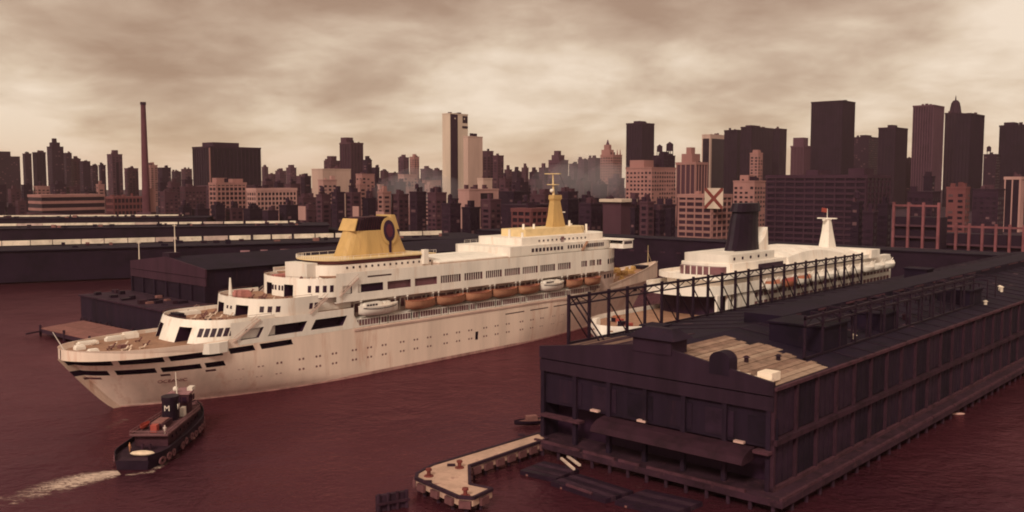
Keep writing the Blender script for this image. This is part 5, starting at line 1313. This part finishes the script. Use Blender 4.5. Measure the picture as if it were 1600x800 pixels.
tugw = M('tug_white_paint', (.80, .70, .62), .5, .15, .5)
def tri_house(x0, x1, w0, w1, z0, z1, nm, mt, par=tug):
    return MB().prism([(x0, -w0), (x1 - 2.5, -w1), (x1, -w1 * .45), (x1, w1 * .45), (x1 - 2.5, w1), (x0, w0)], z0, z1).build(nm, mt, par)
tri_house(9.5, 31, 3.2, 2.7, 1.6, 4.0, 'deck_house', tugh)
bd = tri_house(8.2, 32, 3.7, 3.1, 4.0, 4.2, 'boat_deck', M('tug_boat_deck', (.16, .095, .082), .8, .4, .5))
m_ = MB(); rl = [(8.3, -3.6), (29.4, -3.0), (31.9, -1.4), (31.9, 1.4), (29.4, 3.0), (8.3, 3.6), (8.3, -3.6)]
for i in range(6):
    a, b = Vector(rl[i]), Vector(rl[i+1]); m_.beam((*a, 4.95), (*b, 4.95), .12, .12); m_.beam((*a, 4.3), (*b, 4.3), .12, .2); kk = int((b - a).length / 1.8) + 1
    for k in range(kk): q = a.lerp(b, k / kk); m_.beam((*q, 4.2), (*q, 4.95), .07, .07)
m_.build('boat_deck_rail', M('tug_rail', (.24, .15, .13), .7, .3), bd)
for k in range(7):
    for side in (-1, 1): MB().tube((12 + 2.4 * k, side * (3.17 - k * .04), 3.0), (12 + 2.4 * k, side * (3.27 - k * .04), 3.0), .28, n=10).build('porthole', glass, tug)
MB().box(12.3, 17.3, -1.4, 1.4, 4.2, 5.3).build('engine_casing', tugh, tug)
MB().box(12.5, 16.8, -1.0, 1.0, 5.3, 5.5).build('skylight', brown, tug)
r = boat_mesh(4.2, 1.5, .8); rb = MB().loft([[(a[0] + 13, a[1] + 2.5, a[2] + 4.4) for a in q] for q in r], cap=False, closed=False).build('dinghy', redm, tug)
MB().box(10.2, 11.6, -.8, .4, 4.2, 5.6).build('red_locker', redm, tug)
fn = MB().loft([[(20.2 + 1.9 * math.cos(2*math.pi*i/18), 1.6 * math.sin(2*math.pi*i/18), z) for i in range(18)] for z in (4.2, 9.0)]).build('funnel', black, tug)
MB().loft([[(20.2 + 2.0 * math.cos(2*math.pi*i/18), 1.7 * math.sin(2*math.pi*i/18), z) for i in range(18)] for z in (8.3, 9.1)]).build('funnel_cap', black, fn)
text('M', 1.6, (18.24, 0, 6.9), (math.pi / 2, 0, -math.pi / 2), tugw, fn, .05); text('M', 1.6, (20.2, -1.68, 6.9), (math.pi / 2, 0, 0), tugw, fn, .05)
wh = tri_house(25.2, 30.2, 2.0, 1.9, 4.2, 8.2, 'wheelhouse', tugh); tri_house(24.8, 30.8, 2.3, 2.2, 8.2, 8.5, 'wheelhouse_roof', M('tug_roof_grey', (.30, .19, .17), .7, .3), tug)
for side in (-1, 1):
    for k in range(3): MB().box(25.6 + k * 1.25, 26.5 + k * 1.25, min(side*1.93, side*2.03), max(side*1.93, side*2.03), 6.4, 7.6).build('window', glass, wh)
for k in range(3): MB().box(25.08, 25.22, -1.6 + 1.15 * k, -.75 + 1.15 * k, 6.4, 7.6).build('window', glass, wh)
MB().tube((24.2, 0, 8.5), (23.8, 0, 13.2), .16, .08).build('mast', tugw, tug)
MB().ball((26.0, .9, 9.2), .75, .55, .6).build('life_raft', tugw, tug); MB().box(27.4, 29.4, -2.1, -1.0, 8.5, 9.2).build('searchlight', tugw, tug)
MB().box(22.4, 24.0, -1.9, -1.1, 4.2, 6.0).build('ventilator', tugw, tug); MB().box(22.2, 23.5, 1.0, 1.8, 4.2, 5.8).build('ventilator', tugw, tug)
m_ = MB(); m_.ball((3.4, -.6, 2.15), 1.0, 2.3, .45, 14, 6); m_.build('canvas_covered_rope', M('canvas_cover', (.72, .56, .42), .8, .25, .8), tug)
for y in (-.7, .7): MB().tube((7.0, y, 1.6), (7.0, y, 2.9), .28).build('towing_bitt', rust, tug)
MB().beam((7.0, -1.3, 2.5), (7.0, 1.3, 2.5), .25, .25).build('bitt_bar', rust, tug)
def deckhand(x, y, z, rot, col, lb):
    o = thing('person', lb, 'person', tuple(tp + Vector((x * math.cos(hrot(-TH)) - y * math.sin(hrot(-TH)), x * math.sin(hrot(-TH)) + y * math.cos(hrot(-TH)), z))), rot, 'deckhands on the tug')
    rings = [[(r_ * math.cos(2*math.pi*i/8) * .75, r_ * math.sin(2*math.pi*i/8), zz_) for i in range(8)] for (r_, zz_) in ((.16, 0), (.17, .45), (.20, .88), (.22, 1.05), (.27, 1.38), (.12, 1.5), (.10, 1.55), (.13, 1.62), (.12, 1.74), (.05, 1.8))]
    mb_ = MB().loft(rings)
    for sg in (-1, 1): mb_.tube((0, sg * .26, 1.36), (.12, sg * .34, .95), .07, .05, 6); mb_.tube((.12, sg * .34, .95), (.32, sg * .26, .80), .05, .04, 6)
    mb_.build('body', col, o, smooth=True)
deckhand(5.6, 2.6, tdz(5.6) + .03, .4, M('orange_vest', (.5, .22, .12), .8, .2, cast=False), 'deckhand in orange standing on the left of the tug stern')
deckhand(8.9, -2.9, 4.2, 2.0, M('pale_shirt', (.55, .45, .40), .8, .2), 'deckhand in pale shirt at the aft rail of the tug boat deck')
MB().ball((LT - .4, 0, 3.4), .9, 1.7, 1.0).build('bow_fender', M('rope_fender', (.20, .12, .105), .95, .4, 1.2), tug)
rt_ = random.Random(2)
for k in range(12):
    for side in (-1, 1):
        if rt_.random() < .18: continue
        x = 2.6 + k * 2.5 + rt_.uniform(-.5, .5); y = side * (tb(x, 1) + .16); ang = (tb(x + 1, 1) - tb(x - 1, 1)) / 2 * side
        m_ = MB(); nq = 10; vs = []
        for i in range(nq):
            a = 2*math.pi*i/nq
            for (ro, yy) in ((.62, -.14), (.62, .14), (.3, .14), (.3, -.14)): vs.append((ro * 1.5 * math.cos(a), yy, .72 * ro / .62 * math.sin(a)))
        fs = []
        for i in range(nq):
            for q in range(4): fs.append((4*i+q, 4*i+(q+1) % 4, 4*((i+1) % nq)+(q+1) % 4, 4*((i+1) % nq)+q))
        m_.add(vs, fs); o_ = m_.build('tyre_fender', rubber, tug); o_.location = (x, y, .8 + tdz(x) * .15 + rt_.uniform(-.2, .25)); o_.rotation_euler = (0, rt_.uniform(-.3, .3), math.atan(ang))
# wake
def foam(name, label, pts, seed, dens):
    """strip of foam along a centre line of (px, py, half width)"""
    m = bpy.data.materials.new('foam'); m.use_nodes = True; t = m.node_tree; b = t.nodes['Principled BSDF']
    b.inputs['Base Color'].default_value = (.74, .55, .46, 1); b.inputs['Roughness'].default_value = .8
    uv = nd(t, 'ShaderNodeUVMap'); sp = nd(t, 'ShaderNodeSeparateXYZ'); t.links.new(uv.outputs[0], sp.inputs[0])
    c = nd(t, 'ShaderNodeTexCoord'); mp = nd(t, 'ShaderNodeMapping'); mp.inputs['Location'].default_value = (seed, seed, 0); mp.inputs['Rotation'].default_value = (0, 0, -.35); mp.inputs['Scale'].default_value = (.6, 1.1, 1); t.links.new(c.outputs['Object'], mp.inputs[0])
    nz = noise(t, mp.outputs[0], .8, 9, .78, 1.6)
    ed = mth(t, 'SUBTRACT', 1.0, mth(t, 'POWER', mth(t, 'ABSOLUTE', mth(t, 'SUBTRACT', mth(t, 'MULTIPLY', sp.outputs[1], 2.0), 1.0)), 2.0))
    le = mth(t, 'MULTIPLY', mth(t, 'SUBTRACT', 1.0, sp.outputs[0]), 1.3, True)
    tot = mth(t, 'ADD', nz, mth(t, 'MULTIPLY', mth(t, 'SUBTRACT', mth(t, 'MULTIPLY', ed, le), 1.0), .32))
    al = mth(t, 'MULTIPLY', mth(t, 'SUBTRACT', tot, .47 - dens), 4.0, True)
    t.links.new(mth(t, 'MULTIPLY', al, .85), b.inputs['Alpha'])
    ce = [atz(x, y, .03) for x, y, w in pts]; org = ce[0]; vs = []; fs = []; uvs = []
    for i, (p, q) in enumerate(zip(ce, pts)):
        d = (ce[min(i+1, len(ce)-1)] - ce[max(i-1, 0)]).normalized(); nrm = Vector((-d.y, d.x, 0))
        for k in range(5): vs.append(tuple(p - org + nrm * (q[2] * (k / 2 - 1)))); uvs.append((i / (len(pts) - 1), k / 4))
    for i in range(len(pts) - 1):
        for k in range(4): fs.append((5*i+k, 5*(i+1)+k, 5*(i+1)+k+1, 5*i+k+1))
    me = bpy.data.meshes.new(name); me.from_pydata(vs, [], fs); ul = me.uv_layers.new()
    for lp_ in me.loops: ul.data[lp_.index].uv = uvs[lp_.vertex_index]
    me.materials.append(m); o = link(name, me, None, tuple(org), None, kind='stuff', label=label, cat='foam'); return o
foam('wake_foam', 'white churned wake trailing left from the tug', [(186, 738, 2.6), (150, 744, 4.2), (115, 752, 5.0), (75, 763, 5.0), (30, 777, 4.5), (-40, 795, 4.0), (-120, 820, 4)], 3.0, .17)
foam('side_wash', 'thin foam line along the right side of the tug', [(196, 742, 1.2), (235, 738, 1.5), (275, 712, 1.6), (305, 680, 1.4), (325, 655, 1.0)], 5.0, .05)
foam('bow_wash', 'thin foam ripples left of the tug below the stern', [(196, 655, 2), (170, 668, 3), (140, 678, 4), (100, 690, 5)], 9.0, -.03)
p = atz(300, 686, 0); m_ = MB(); m_.ball((0, 0, .25), .7, .5, .35); o_ = m_.build('floating_debris', M('pale_debris', (.5, .33, .27), .8, .3), None, label='small pale debris floating right beside the tug', cat='debris'); o_.location = p
p = atz(1497, 648, 0); m_ = MB(); m_.ball((0, 0, .2), 1.6, .4, .3); o_ = m_.build('floating_debris', M('pale_debris', (.5, .33, .27)), None, label='small debris floating on the water right of the pier', cat='debris'); o_.location = p

# ================================================================== AIR: haze over the river and thin smoke over the streets
def vol(name, mb, dens, col, loc=(0, 0, 0), **t_):
    m = bpy.data.materials.new(name); m.use_nodes = True; t = m.node_tree; t.nodes.remove(t.nodes['Principled BSDF'])
    v = nd(t, 'ShaderNodeVolumePrincipled'); v.inputs['Color'].default_value = (*col, 1); v.inputs['Density'].default_value = dens; v.inputs['Anisotropy'].default_value = .2
    t.links.new(v.outputs[0], t.nodes['Material Output'].inputs['Volume']); o = mb.build(name, m, None, kind='stuff', **t_); o.location = loc; return o
vol('haze', MB().box(-5600, 5600, -900, 8600, -5, 270), 0.00004, (.86, .60, .60))

SMK = [('pale smoke drifting low left of the white tower', [(625, 300, 1000, 30, 18), (655, 292, 1015, 36, 22), (690, 297, 1000, 26, 16)], .0048),
       ('thin smoke veiling the blocks behind the ship mast', [(875, 288, 1000, 34, 22), (915, 278, 1020, 40, 26), (958, 284, 1000, 34, 20)], .0045)]
for lb, ls, dn in SMK:
    p0 = aty(*ls[0][:3])
    for k, (px, py, d, rx, rz_) in enumerate(ls):
        m_ = MB(); m_.ball((0, 0, 0), rx, rx * .8, rz_, 16, 12); p = aty(px, py, d)
        o_ = vol('smoke', m_, dn, (.84, .80, .90), tuple(p), label=lb + ', %s puff' % ('left', 'middle', 'right')[k], cat='smoke')
